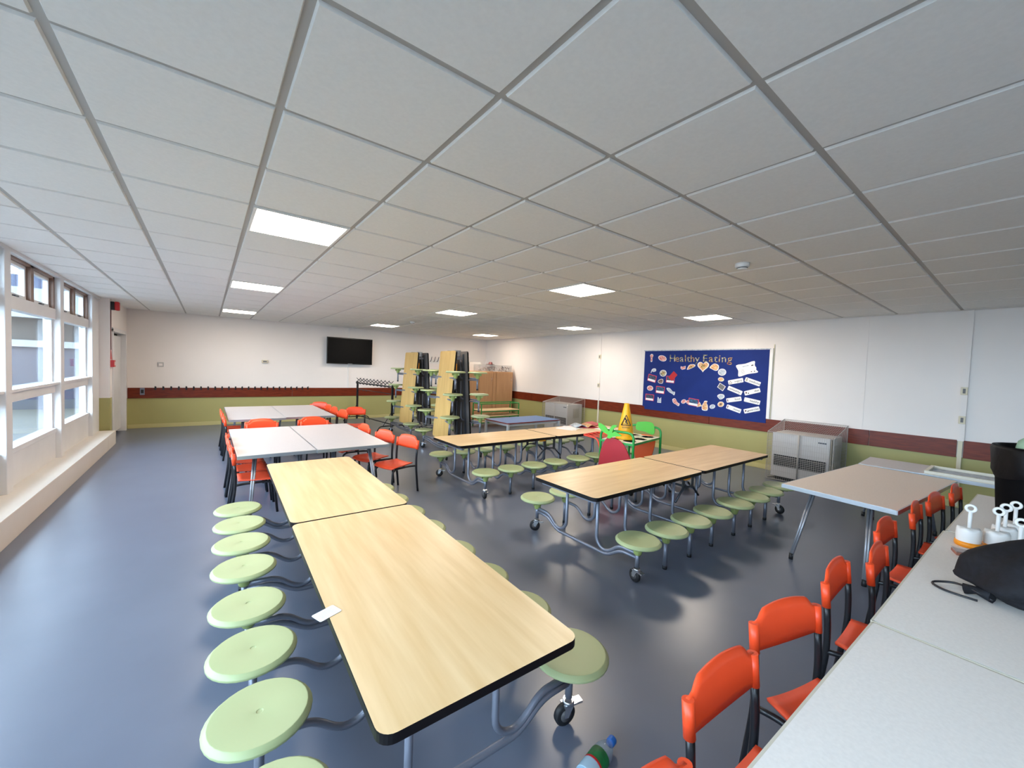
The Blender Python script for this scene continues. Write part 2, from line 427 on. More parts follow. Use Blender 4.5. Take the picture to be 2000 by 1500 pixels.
# ------------------------------------------------------------------ stool tables
def stool_parts(root, x, y, z0, caster=False, low=.0, lean=0):
    s = MB(); s.lathe([(0, -.012), (.10, -.012), (.157, -.011), (.158, -.0108), (.166, -.005), (.1665, -.004), (.1675, .004), (.167, .005), (.153, .0178), (.1515, .0186), (.149, .0187), (.012, .0187), (.0115, .0186), (.009, .0165), (.0085, .0164), (0, .0164)], M['seat'], 32)
    seat = s.build('stool_seat', root, loc=(x, y, z0))
    b = MB(); b.lathe([(.022, -.105), (.030, -.095), (.034, -.07), (.055, -.03), (.075, -.012)], M['seatd'], 12)
    for a in range(4):
        R = Matrix.Rotation(a*PI/2+.4, 4, 'Z'); b.prism([(.02, -.003), (.085, -.003), (.085, .003), (.02, .003)], -.05, -.012, M['seatd'], R=R)
    b.build('seat_boss', seat)
    p = MB(); zb = .105 if caster else low
    p.tube([(0, 0, -.08), (0, 0, zb-z0+.015)], .0165, M['steel'], 10)
    if not caster: p.lathe([(.018, zb-z0), (.0185, zb-z0+.025)], M['rubber'], 10)
    p.build('seat_post', seat)
    if caster:
        c = MB(); ang = caster; R = Matrix.Rotation(ang, 4, 'Z')
        c.lathe([(.024, .112), (.027, .106), (.027, .094), (.02, .09)], M['chrome'], 14)
        for sgn in (-1, 1):
            c.prism([(-.028, .044), (-.008, .042), (.020, .094), (-.026, .098)], sgn*.019-.0015, sgn*.019+.0015, M['chrome'], R=R @ Matrix.Translation((0, 0, 0)) @ Matrix.Rotation(PI/2, 4, 'X'))
        c.box((-.03, -.021, .09), (.034, .021, .098), M['chrome'], R); c.box((.03, -.017, .086), (.066, .017, .096), M['chrome'], R)
        co = c.build('caster', root, loc=(x, y, 0))
        w = MB(); RW = R @ Matrix.Translation((-.018, 0, .05)) @ Matrix.Rotation(PI/2, 4, 'X')
        w.lathe([(.018, -.015), (.042, -.015), (.05, -.009), (.05, .009), (.042, .015), (.018, .015)], M['rubber'], 20, R=RW)
        w.lathe([(0, -.0165), (.027, -.0165), (.027, .0165), (0, .0165)], M['hub'], 14, R=RW)
        w.build('wheel', co)
SX = (.225, .612, .99, 1.37); SY = .572; TZ = .62; SZ = .318
def make_stool_table():
    t = thing('stool_table', '', 'table')
    for sgn in (-1, 1):
        tp = MB(); pts = rrect(1.612, .715, .045, 6)
        tp.prism([(x+sgn*.815, y) for x, y in pts], -.005, 0, M['maple'], M['black'])
        tp.prism([((x)*.9998+sgn*.815, y*1.002) for x, y in pts], -.030, -.0045, M['black'], M['black'], M['under'])
        tp.build('tabletop', t, loc=(0, 0, TZ))
        r = MB()
        for yy in (-.24, .24): r.box((sgn*.02, yy-.018, TZ-.062), (sgn*1.55, yy+.018, TZ-.030), M['steeld'])
        r.box((sgn*1.54-.018, -.31, TZ-.066), (sgn*1.54+.018, .31, TZ-.031), M['steel'])
        r.build('under_rail', t)
    h = MB()
    for yy in (-.20, .20):
        for xx in (-.09, .09): h.box((xx-.02, yy-.004, .40), (xx+.02, yy+.004, TZ-.03), M['steeld'])
        h.tube([(-.225, yy, .30), (-.09, yy, .42), (.09, yy, .42), (.225, yy, .30)], .011, M['steeld'], 8)
    h.tube([(0, -.20, .42), (0, .20, .42)], .012, M['steeld'], 8); h.box((-.06, -.02, TZ-.10), (.06, .02, TZ-.03), M['steeld'])
    h.build('folding_brace', t)
    MB().box((-.30, -.335, TZ-.058), (-.20, -.305, TZ-.038), M['latch']).build('latch', t, .004)
    for sx in (-1, 1):
        for k, x in enumerate(SX):
            X = sx*x
            for sy in (-1, 1):
                cas = (PI/2*sx + .5*sy + .3) if k == 3 else False
                stool_parts(t, X, sy*SY, SZ, cas)
                J = [(X, sy*.175, TZ-.03)] + [(X, sy*(.265-.09*math.cos(a)), .222-.09*math.sin(a)) for a in [math.radians(12*k) for k in range(11)]]
                J += fillet([(X, sy*.33, .157), (X, sy*.405, .219), (X, sy*SY, .222)], .05, 5)
                MB().tube(J, .0145, M['steel'], 9).build('support_arm', t)
            lowt = fillet([(X, -SY, .190), (X, -.42, .187), (X, -.29, .102), (X, .29, .102), (X, .42, .187), (X, SY, .190)], .05, 5)
            if k in (0, 3): MB().tube(lowt, .0145, M['steel'], 9).build('cross_tube', t)
    return t
T1 = make_stool_table()
place(T1, .75, 2.565, 0, math.radians(88.6), 'long wood-topped stool table running lengthways beside the window wall, paper slip on its edge', 'wood-topped stool tables')
T2 = place(dup(T1), 3.94, 2.30, 0, 0, 'long wood-topped stool table with empty top ending near the big caged heater', 'wood-topped stool tables')
T3 = place(dup(T1), 4.02, 4.48, 0, 0, 'long wood-topped stool table with papers and a red folder on its far end', 'wood-topped stool tables')

def make_folded():
    t = thing('folded_stool_table', '', 'table')
    zb, zt = .27, 1.845; H = zt-zb
    for s_ in (-1, 1):
        ub, ut = s_*.225, s_*.115
        ang = math.atan2(ut-ub, H)
        R = Matrix.Translation((ub, 0, zb)) @ Matrix.Rotation(ang, 4, 'Y')
        tp = MB(); pts = rrect(.715, 1.58, .04, 5)
        B = R @ Matrix(((0, 0, s_, 0), (1, 0, 0, 0), (0, 1, 0, .79), (0, 0, 0, 1)))
        tp.prism(pts, .0, .005, M['maple2'], M['black'], R=B); tp.prism(pts, -.026, .0005, M['black'], M['black'], M['under'], R=B)
        tp.build('tabletop', t)
        r = MB()
        for yy in (-.22, .22):
            r.box((-s_*.05 if s_ > 0 else .026, yy-.018, .06), (-s_*.026 if s_ > 0 else .05, yy+.018, 1.53), M['steeld'], R)
        r.build('under_rail', t)
        for k, z in enumerate((.354, .732, 1.112, 1.488)):
            f_ = (z-.354)/1.134; u = s_*(.325*(1-f_)+.205*f_)
            for sy in (-1, 1):
                cas = (.6*sy+PI/2*s_) if k == 0 else False
                stool_parts(t, u, sy*SY, z-.014, cas, low=z-.315)
                a = fillet([(u*.45, sy*.10, min(z+.20, 1.80)), (u*.45, sy*.10, z-.13), (u*.8, sy*.22, z-.115), (u, sy*SY, z-.115)], .08, 6)
                MB().tube(a, .0135, M['steel'], 8).build('support_arm', t)
                if k: MB().tube([(u, sy*SY, z-.14), (u*.7, sy*.34, z-.145)], .012, M['steel'], 8).build('support_stay', t)
    b = MB()
    for s_ in (-1, 1):
        b.tube(fillet([(s_*.325, -SY, .19), (s_*.3, -.34, .17), (s_*.26, -.2, .13), (s_*.26, .2, .13), (s_*.3, .34, .17), (s_*.325, SY, .19)], .06, 4), .0145, M['steel'], 8)
        b.tube(fillet([(s_*.325, -SY, .225), (s_*.3, -.34, .205), (s_*.26, -.2, .165), (s_*.26, .2, .165), (s_*.3, .34, .205), (s_*.325, SY, .225)], .06, 4), .0145, M['steel'], 8)
    for yy in (-.2, .2): b.tube([(-.26, yy, .15), (.26, yy, .15)], .014, M['steel'], 8)
    b.build('base_frame', t)
    h = MB(); h.box((-.07, -.20, 1.70), (.07, .20, 1.74), M['steel'])
    for yy in (-.16, .16): h.tube(fillet([(-.09, yy, 1.45), (-.03, yy, 1.80), (.03, yy, 1.80), (.09, yy, 1.45)], .04, 4), .013, M['steel'], 8); h.box((-.05, yy-.03, 1.76), (.05, yy+.03, 1.86), M['chrome'])
    for yy in (-.13, .13): h.tube([(-.1, yy, .5), (.02, yy, 1.1), (-.06, yy, 1.7)], .012, M['steeld'], 8)
    h.build('folding_hinge', t)
    MB().box((-.10, -.325, 1.50), (-.075, -.30, 1.62), M['latch']).build('latch', t)
    return t
FA = make_folded(); place(FA, 3.555, 6.40, 0, -.10, 'folded upright stool table standing beside the blue table', 'folded stool tables')
FB = place(dup(FA), 3.715, 8.38, 0, -.015, 'folded upright stool table standing behind the other one, beside the coat rack', 'folded stool tables')

# ------------------------------------------------------------------ chairs
def make_chair():
    t = thing('school_chair', '', 'chair')
    # seat: sagging shell
    s = MB(); i = s.mi(M['seatred']); nx, ny = 9, 8; top = []; bot = []
    for b in range(ny+1):
        v = b/ny; y = -.155+.33*v; hw = (.150+.035*min(1, v*1.6)) * (1 if v < .85 else 1-.10*((v-.85)/.15)**2)
        rt, rb = [], []
        for a in range(nx+1):
            u = -1+2*a/nx; x = u*hw
            z = .350+.010*u*u - .016*(1-u*u)*math.sin(PI*min(1, v*1.1)) - (.018*((v-.8)/.2)**2 if v > .8 else 0) + .006*(1-v)
            rt.append(s.bm.verts.new((x, y, z))); rb.append(s.bm.verts.new((x*.985, y*.99, z-.012)))
        top.append(rt); bot.append(rb)
    def q(*v):
        f = s.bm.faces.new(v); f.material_index = i; f.smooth = True
    for b in range(ny):
        for a in range(nx):
            q(top[b][a], top[b][a+1], top[b+1][a+1], top[b+1][a]); q(bot[b][a], bot[b+1][a], bot[b+1][a+1], bot[b][a+1])
    for b in range(ny):
        q(top[b][0], top[b+1][0], bot[b+1][0], bot[b][0]); q(top[b][nx], bot[b][nx], bot[b+1][nx], top[b+1][nx])
    for a in range(nx):
        q(top[0][a], bot[0][a], bot[0][a+1], top[0][a+1]); q(top[ny][a], top[ny][a+1], bot[ny][a+1], bot[ny][a])
    s.build('seat', t)
    # backrest: curved band with raised middle and sleeves at the posts
    s = MB(); i = s.mi(M['orange']); n = 24; F, Bk = [], []
    def ztop(a):
        a = abs(a)
        if a < .122: return .690-.012*(a/.122)**2
        if a < .168: t_ = (a-.122)/.046; return .678-.040*(3*t_*t_-2*t_**3)
        return .638
    def zbot(a):
        a = abs(a); return .531-.006*max(0, 1-(a/.16)**2)
    for k in range(n+1):
        a = -.188+.376*k/n; yb = -.188-.007*(1-(a/.188)**2); rf, rb = [], []
        for j in range(6):
            t_ = j/5; z = zbot(a)*(1-t_)+ztop(a)*t_; yy = yb-(z-.53)*.10
            th = .008 if 0 < j < 5 else .005
            rf.append(s.bm.verts.new((a, yy+th, z))); rb.append(s.bm.verts.new((a, yy-th, z)))
        F.append(rf); Bk.append(rb)
    for k in range(n):
        for j in range(5):
            q(F[k][j], F[k+1][j], F[k+1][j+1], F[k][j+1]); q(Bk[k][j], Bk[k][j+1], Bk[k+1][j+1], Bk[k+1][j])
        q(F[k][0], Bk[k][0], Bk[k+1][0], F[k+1][0]); q(F[k][5], F[k+1][5], Bk[k+1][5], Bk[k][5])
    for k in (0, n):
        for j in range(5): q(F[k][j], F[k][j+1], Bk[k][j+1], Bk[k][j])
    for sx in (-1, 1):
        s.tube([(sx*.186, -.187, .529), (sx*.186, -.198, .637)], .0175, M['orange'], 12)
    s.build('backrest', t)
    for sx in (-1, 1):
        MB().tube(fillet([(sx*.186, -.215, .0), (sx*.186, -.178, .30), (sx*.186, -.176, .42), (sx*.186, -.186, .545)], .06, 4), .0135, M['frameblk'], 10).build('rear_leg', t)
        MB().tube(fillet([(sx*.186, -.175, .325), (sx*.150, -.10, .325), (sx*.150, .10, .325), (sx*.158, .155, .30), (sx*.175, .185, 0)], .05, 4), .012, M['frameblk'], 10).build('front_leg', t)
    MB().tube([(-.150, -.05, .325), (.150, -.05, .325)], .009, M['frameblk'], 8).tube([(-.150, .09, .325), (.150, .09, .325)], .009, M['frameblk'], 8).build('seat_bar', t)
    return t
CH0 = make_chair(); used = []
def chair(x, y, face, label, group, rear=True):
    """x, y is the middle of the backrest line; face is the heading of the seat in degrees from +y"""
    o = CH0 if not used else dup(CH0); used.append(o)
    a = math.radians(face)
    fx, fy = -math.sin(a), math.cos(a)
    place(o, x+fx*.19, y+fy*.19, 0, a, label, group)
G1 = 'orange chairs tucked under the long pale table row'
RIGHT = [(.735, .465, 176, 'first orange chair of the row along the pale tables, mostly below the view'),
 (1.295, .535, 176, 'orange chair second along the pale table row, large wide backrest'),
 (1.840, .540, 164.5, 'orange chair third along the pale table row, seat half under the tabletop'),
 (2.460, .528, 181, 'orange chair fourth along the pale table row, beside the joint between two tabletops'),
 (2.905, .455, 181, 'orange chair fifth along the pale table row, partly overlapping the sixth'),
 (3.520, .525, 177, 'orange chair sixth along the pale table row, just behind the fifth'),
 (4.215, .472, 181, 'orange chair seventh along the pale table row, beside the warm-lit table corner'),
 (4.730, .425, 174, 'orange chair eighth along the pale table row, against the warm-lit table end'),
 (5.300, .358, 177, 'orange chair last along the pale table row, close to the black bin')]
for x, y, a, lab in RIGHT: chair(x, y, a, lab, G1)
G2 = 'orange chairs around the two grey table islands'
for x, y, a, lab in [
 (.215, 4.87, -91, 'first of three orange chairs at the window end of the nearer grey tables'),
 (.205, 5.28, -89, 'middle of three orange chairs at the window end of the nearer grey tables'),
 (.20, 5.70, -90, 'third of three orange chairs at the window end of the nearer grey tables'),
 (.225, 7.62, -90, 'first of three orange chairs at the window end of the far grey tables'),
 (.215, 8.07, -91, 'middle of three orange chairs at the window end of the far grey tables'),
 (.205, 8.50, -89, 'last of three orange chairs at the window end of the far grey tables'),
 (.640, 6.985, 0, 'orange chair between the grey islands, window side, tucked under the far tables'),
 (.650, 6.80, 180, 'orange chair between the grey islands, window side, under the nearer tables'),
 (1.335, 6.985, 1, 'orange chair between the grey islands, coat rack side, under the far tables'),
 (1.345, 6.80, 179, 'orange chair between the grey islands, coat rack side, under the nearer tables'),
 (2.02, 4.77, 108, 'orange chair standing clear at the open end of the nearer grey island, seat fully visible'),
 (1.90, 5.26, 107, 'orange chair at the open end of the nearer island, beside the fully visible chair'),
 (1.82, 5.88, 95, 'orange chair at the open end of the nearer island, only its back edge showing'),
 (2.02, 7.83, 100, 'orange chair seen edge-on at the far island end, first of three'),
 (2.00, 8.38, 95, 'orange chair seen edge-on at the far island end, middle of three'),
 (2.00, 8.86, 95, 'orange chair seen edge-on at the far island end, last of three'),
 (1.96, 9.45, 150, 'orange chair beyond the far grey island corner, backrest facing the room'),
 (2.36, 8.22, 165, 'orange chair standing out beside the coat rack, backrest facing the room')]:
    chair(x, y, a, lab, G2)

# ------------------------------------------------------------------ grey folding tables
def grey_table(name, label, cx, cy, L, Wd, rz, top, h=.62, group=None, splay=.22, rod=.014, edge=None):
    t = thing(name, label, 'table', (cx, cy, 0), rz, group)
    pts = rrect(L, Wd, .006, 1)
    MB().prism(rrect(L-.008, Wd-.008, .006, 1), h-.004, h, top, M['alu']).prism(rrect(L-.01, Wd-.01, .006, 1), h-.026, h-.004, M['under']).build('tabletop', t)
    e = MB(); ed = edge or M['alu']
    for sy in (-1, 1):
        e.box((-L/2, sy*(Wd/2)-.004, h-.034), (L/2, sy*(Wd/2)+.004, h-.001), ed)
    for sx in (-1, 1):
        e.box((sx*L/2-.004, -Wd/2, h-.034), (sx*L/2+.004, Wd/2, h-.001), ed)
    e.build('metal_edging', t)
    MB().box((-L/2+.1, -.02, h-.06), (L/2-.1, .02, h-.026), M['steeld']).build('under_rail', t)
    for sx in (-1, 1):
        for sy in (-1, 1):
            l = MB(); x1, y1 = sx*(L/2-.155), sy*.195; x0, y0 = sx*(L/2-.155+splay), sy*.25
            for o in (-.011, .011): l.tube([(x1, y1+o, h-.026), (x0, y0+o*.6, .03)], rod*.75, M['legchrome'], 8)
            l.tube([(x0-(x1-x0)*-.02, y0, .05), (x0, y0, 0)], .017, M['rubber'], 8)
            l.box((x1-.03, y1-.03, h-.032), (x1+.03, y1+.03, h-.026), M['steeld'])
            l.build('leg', t)
    return t
GI = 'grey folding tables of the two islands'
def isl(x0, x1, y0, y1, lab): grey_table('folding_table', lab, (x0+x1)/2, (y0+y1)/2, y1-y0-.006, x1-x0-.006, PI/2, M['greytop'], group=GI, splay=.20)
isl(.235, .945, 4.64, 6.49, 'grey folding table of the nearer island, half on the window side')
isl(.945, 1.735, 4.62, 6.49, 'grey folding table of the nearer island, half away from the windows')
isl(.265, 1.045, 7.46, 9.50, 'grey folding table of the far island, half on the window side')
isl(1.045, 1.825, 7.52, 9.50, 'grey folding table of the far island, half away from the windows')
grey_table('folding_table', 'warm-lit grey folding table standing between the caged heater and the orange chairs', 5.04, .868, 1.84, .775, math.radians(-4.9), M['warmlittop'], splay=.235)
grey_table('folding_table', 'grey folding table behind the warm-lit one, white tray lying on it', 6.40, .27, 1.84, .70, math.radians(92), M['greytop'], splay=.10)
GN = 'pale tables of the long row'
rzn = math.radians(-1.4); Wn = .75
def nt(x0, x1, e0, e1, lab):
    a = math.atan2(e1-e0, x1-x0); cx, cy = (x0+x1)/2, (e0+e1)/2
    grey_table('long_table', lab, cx+math.sin(a)*Wn/2, cy-math.cos(a)*Wn/2, x1-x0-.004, Wn, a, M['palecream'], group=GN, splay=-.05, edge=M['creamedge'])
nt(.36, 2.110, .392, .336, 'pale table of the long row, the empty one closest to the camera')
nt(2.118, 3.838, .340, .300, 'pale table of the long row carrying the black mesh bag')
nt(3.853, 5.41, .292, .240, 'pale table of the long row carrying the black bin')

# ------------------------------------------------------------------ blue table
t = thing('blue_table', 'low rectangular table with blue top and maroon edge beside the folded table', 'table', (4.885, 5.97, 0), 0.03)
MB().prism(rrect(1.33, .70, .01, 2), .58, .60, M['bluetop'], M['redlip']).build('tabletop', t)
MB().box((-.63, -.32, .535), (.63, -.29, .58), M['greyleg']).box((-.63, .29, .535), (.63, .32, .58), M['greyleg']).box((-.63, -.32, .535), (-.60, .32, .58), M['greyleg']).box((.60, -.32, .535), (.63, .32, .58), M['greyleg']).build('table_rail', t)
for sx in (-1, 1):
    for sy in (-1, 1): MB().box((sx*.645-.02, sy*.335-.02, 0), (sx*.645+.02, sy*.335+.02, .58), M['greyleg']).build('leg', t, .004)

# ------------------------------------------------------------------ cabinet and what stands on and before it
t = thing('cupboard', 'tall tan wooden cupboard in the far corner with a clear box on top', 'cupboard', (6.72, 10.1, 0))
hw = .83
MB().box((-hw, -.28, .06), (hw, .28, 1.46), M['cabinet']).box((-hw+.02, -.26, 0), (hw-.02, .26, .06), M['cabinetshade']).build('carcass', t, .004)
for a, b in ((-hw+.01, -.43), (-.41, .06), (.20, .80)):
    dd = MB().box((a, -.300, .09), (b, -.281, 1.44), M['cabinet']).build('door', t, .003)
    hx = b-.05
    MB().tube(fillet([(hx, -.30, 1.18), (hx, -.325, 1.18), (hx, -.325, 1.28), (hx, -.30, 1.28)], .015, 3), .005, M['chrome'], 6).build('handle', dd)
MB().box((.08, -.296, .09), (.18, -.281, 1.44), M['cabinet']).build('centre_stile', t, .003)
t = thing('clear_box', 'clear plastic box of craft scraps on top of the tan cupboard', 'box', (6.93, 10.02, 1.462))
MB().box((-.60, -.15, 0), (.60, .15, .005), M['clearbox']).box((-.60, -.15, 0), (.60, -.146, .20), M['clearbox']).box((-.60, .146, 0), (.60, .15, .20), M['clearbox']).box((-.60, -.15, 0), (-.596, .15, .20), M['clearbox']).box((.596, -.15, 0), (.60, .15, .20), M['clearbox']).build('box_shell', t)
sc = MB()
for k in range(70):
    x = random.uniform(-.30, .56) if k > 8 else random.uniform(-.54, -.3); y = random.uniform(-.11, .11); z = random.uniform(.03, .05+.10*max(.1, min(1, (x+.55)/.5)))
    pts = [(x+random.uniform(-.05, .05), y+random.uniform(-.03, .03), max(.012, z+random.uniform(-.04, .04))) for _ in range(4)]
    sc.tube(fillet(pts, .03, 3), random.uniform(.005, .010), random.choice([M['craft'], M['craft'], M['hat'], M['wire'], M['whiteplastic'], M['grille']]), 5)
tag(sc.build('craft_scraps', t), kind='stuff')
t = thing('storage_tub', 'small round tub with a dark red lid poking out of the clear box', 'tub', (6.83, 10.02, 1.468))
MB().lathe([(0, 0), (.085, 0), (.10, .20), (0, .20)], M['whiteplastic'], 18).lathe([(.098, .09), (.101, .09), (.103, .14), (.10, .14)], M['craft'], 18).build('tub_body', t)
MB().lathe([(0, .2), (.13, .2), (.13, .212), (.06, .215), (.055, .265), (.03, .28), (0, .282)], M['hat'], 18).build('lid', t)
t = thing('white_board_sheet', 'white sheet leaning upright behind the clear box on the cupboard', 'sheet', (6.40, 10.25, 1.462))
MB().box((-.17, 0, 0), (.22, .012, .25), M['heater']).build('sheet_face', t); MB().box((-.18, .012, 0), (.23, .02, .26), M['heater']).build('backing', t)
# green shelf trolley
t = thing('shelf_trolley', 'green metal trolley with three pale wooden shelves before the tan cupboard', 'trolley', (6.30, 8.88, 0), 0)
for sx in (-1, 1):
    MB().tube(fillet([(sx*.62, -.20, 0), (sx*.62, -.20, .62), (sx*.62, .20, .62), (sx*.62, .20, 0)], .03, 3), .016, M['greenmetal'], 8).build('end_hoop', t)
MB().tube([(-.62, -.20, .62), (.62, -.20, .62)], .014, M['greenmetal'], 8).tube([(-.62, .20, .62), (.62, .20, .62)], .014, M['greenmetal'], 8).build('top_rail', t)
for z in (.14, .28, .43):
    sh = MB().box((-.61, -.24, z), (.61, .22, z+.02), M['greenply']).build('shelf', t, .003)
    MB().box((-.60, -.215, z-.03), (.60, -.195, z), M['greenmetal']).box((-.60, .195, z-.03), (.60, .215, z), M['greenmetal']).build('shelf_rail', sh)

# ------------------------------------------------------------------ coat rack
t = thing('coat_rack', 'black metal school coat rack with double prongs standing before the far wall', 'coat rack', (3.37, 10.17, 0), math.atan2(1.99, -.225)-PI/2)
for sy in (-1, 1):
    MB().box((-.022, sy*1.0-.018, .05), (.022, sy*1.0+.018, 1.07), M['frameblk']).build('upright', t)
    MB().tube(fillet([(-.36, sy*1.0, .0), (-.30, sy*1.0, .11), (.30, sy*1.0, .11), (.36, sy*1.0, .0)], .06, 4), .014, M['frameblk'], 8).tube([(-.22, sy*1.0, .11), (0, sy*1.0, .45)], .008, M['frameblk'], 6).build('foot', t)
for z, r in ((1.03, .016), (.86, .008), (.14, .014)):
    MB().tube([(0, -1.0, z), (0, 1.0, z)], r, M['frameblk'], 8).build('rail', t)
for k in range(10):
    y = -.92+.205*k; h = MB()
    for sx in (-1, 1):
        h.tube(fillet([(sx*.015, y, 1.04), (sx*.05, y, 1.0), (sx*.085, y, 1.05), (-sx*.01, y+sx*.02, 1.125), (-sx*.05, y+sx*.02, 1.165)], .03, 3), .0085, M['frameblk'], 6)
    h.build('double_hook', t)
    if k > 6: MB().tube(fillet([(.0, y, .86), (.04, y, .81), (.06, y, .85)], .02, 3), .006, M['frameblk'], 6).build('low_hook', t)

# ------------------------------------------------------------------ television, wall bits
t = thing('television', 'black flat television mounted high on the far wall', 'television', (3.12, YB-.021, 1.88))
MB().box((-.60, -.12, -.355), (.60, -.075, .36), M['tvblack']).build('casing', t, .006)
MB().box((-.575, -.1225, -.325), (.575, -.1195, .335), M['tvscreen']).build('screen', t)
MB().box((-.06, -.1226, -.348), (.06, -.1198, -.338), M['alu']).build('badge', t)
MB().box((-.25, -.075, -.2), (.25, 0, .2), M['steeld']).build('wall_bracket', t)
def wallbox(name, label, cat, x, z, w, h, d, m, parts=None, grp=None):
    t = thing(name, label, cat, (x, YB, z), 0, grp); MB().box((-w/2, -d, -h/2), (w/2, 0, h/2), m).build('housing', t, .004)
    MB().box((-w*.3, -d-.003, -h*.25), (w*.3, -d+.001, h*.25), parts or M['whiteplastic']).build('face_plate', t); return t
wallbox('sensor', 'small cream room sensor on the far wall above the dado', 'sensor', 1.129, 1.52, .13, .07, .05, M['cream'], M['greycard'])
wallbox('wall_plate', 'grey square blank plate on the far wall near the door corner', 'wall plate', -.806, 1.375, .10, .10, .015, M['heater'], M['wall'])
wallbox('wall_socket', 'metal socket plate on the dark dado beside the door corner', 'socket', -1.10, .79, .075, .15, .03, M['steel'], M['grille'])
# coat pegs over the dado
pk = None
for k in range(24):
    x = -.89 + k*(2.10+.89)/23.0
    if pk is None:
        pk = thing('coat_peg', '', 'coat peg', (x, YB-.022, .865), 0)
        MB().box((-.016, -.004, -.045), (.016, .0, .03), M['frameblk']).build('plate', pk)
        MB().tube(fillet([(0, -.003, .0), (0, -.045, -.005), (0, -.06, .045)], .02, 3), .006, M['frameblk'], 6).tube(fillet([(0, -.003, -.02), (0, -.03, -.035), (0, -.04, -.015)], .012, 3), .005, M['frameblk'], 6).build('prong', pk); o = pk
    else: o = dup(pk)
    place(o, x, YB-.022, .865, 0, 'small black coat peg along the top of the dado board under the television wall', 'coat pegs on the dado')
t = thing('hook_strip', 'short white strip of dark hooks high on the far wall between the folded tables', 'hook rail', (5.75, YB, 1.74))
MB().box((-.24, -.02, -.10), (.24, 0, .02), M['whiteplastic']).build('backing_strip', t)
for k in range(4): MB().tube(fillet([(-.18+.12*k, -.02, -.04), (-.18+.12*k, -.07, -.03), (-.15+.12*k, -.08, .11)], .02, 3), .010, M['steeld'], 6).build('hook', t)
t = thing('alarm_sounder', 'red and black fire alarm sounder under the ceiling beside the door', 'alarm', (DX, 9.86, 2.41))
MB().box((0, -.06, -.07), (.05, .06, .07), M['grille']).build('sounder_base', t, .004); MB().box((.05, -.06, -.075), (.11, .065, .075), M['red']).build('sounder_cover', t, .015)
t = thing('call_point', 'red fire alarm call point beside the door with a red triangle above', 'alarm', (DX, 9.85, 1.40))
MB().box((0, -.07, -.06), (.05, .07, .06), M['red']).build('call_box', t, .004); MB().box((.05, -.03, -.03), (.053, .03, .03), M['whiteplastic']).build('glass_face', t)
Rw = Matrix(((0, 0, 1, 0), (1, 0, 0, 0), (0, 1, 0, 0), (0, 0, 0, 1)))
MB().prism([(-.06, .07), (.05, .07), (-.03, .24)], 0, .008, M['red'], R=Rw).build('warning_triangle', t)
MB().tube([(.008, -.05, .24), (.008, -.06, .6), (.008, -.05, .94)], .006, M['hat'], 6).build('cable', t)
for x, y, r, lab in ((3.56, 1.53, .055, 'white smoke detector on the ceiling above the middle stool table'), (3.58, 8.35, .055, 'white smoke detector on the ceiling towards the television wall')):
    t = thing('smoke_detector', lab, 'smoke detector', (x, y, CH), 0, 'smoke detectors')
    MB().lathe([(0, 0), (r, 0), (r, -.022), (r*.92, -.03), (0, -.03)][::-1], M['whiteplastic'], 24).build('detector_base', t)
    MB().lathe([(0, -.05), (r*.55, -.05), (r*.7, -.044), (r*.72, -.03), (0, -.03)], M['whiteplastic'], 20).lathe([(r*.73, -.041), (r*.74, -.035)], M['grille'], 20).build('sensing_head', t)
for y, z, lab in ((6.47, 1.94, 'upper small cream clip on the wall conduit beyond the notice board'), (6.47, 1.24, 'lower small cream clip on the wall conduit beyond the notice board'), (.52, 1.50, 'small cream thermostat on the wall conduit above the black bin'), (.52, 1.13, 'small cream junction box low on the wall conduit above the black bin')):
    t = thing('conduit_fitting', lab, 'fitting', (XR-.018, y, z), 0, 'fittings on the wall conduits')
    MB().box((-.03, -.03, -.05), (0, .03, .05), M['cream']).build('fitting_body', t, .004); MB().box((-.032, -.012, -.03), (-.029, .012, .03), M['greycard']).build('fitting_face', t)

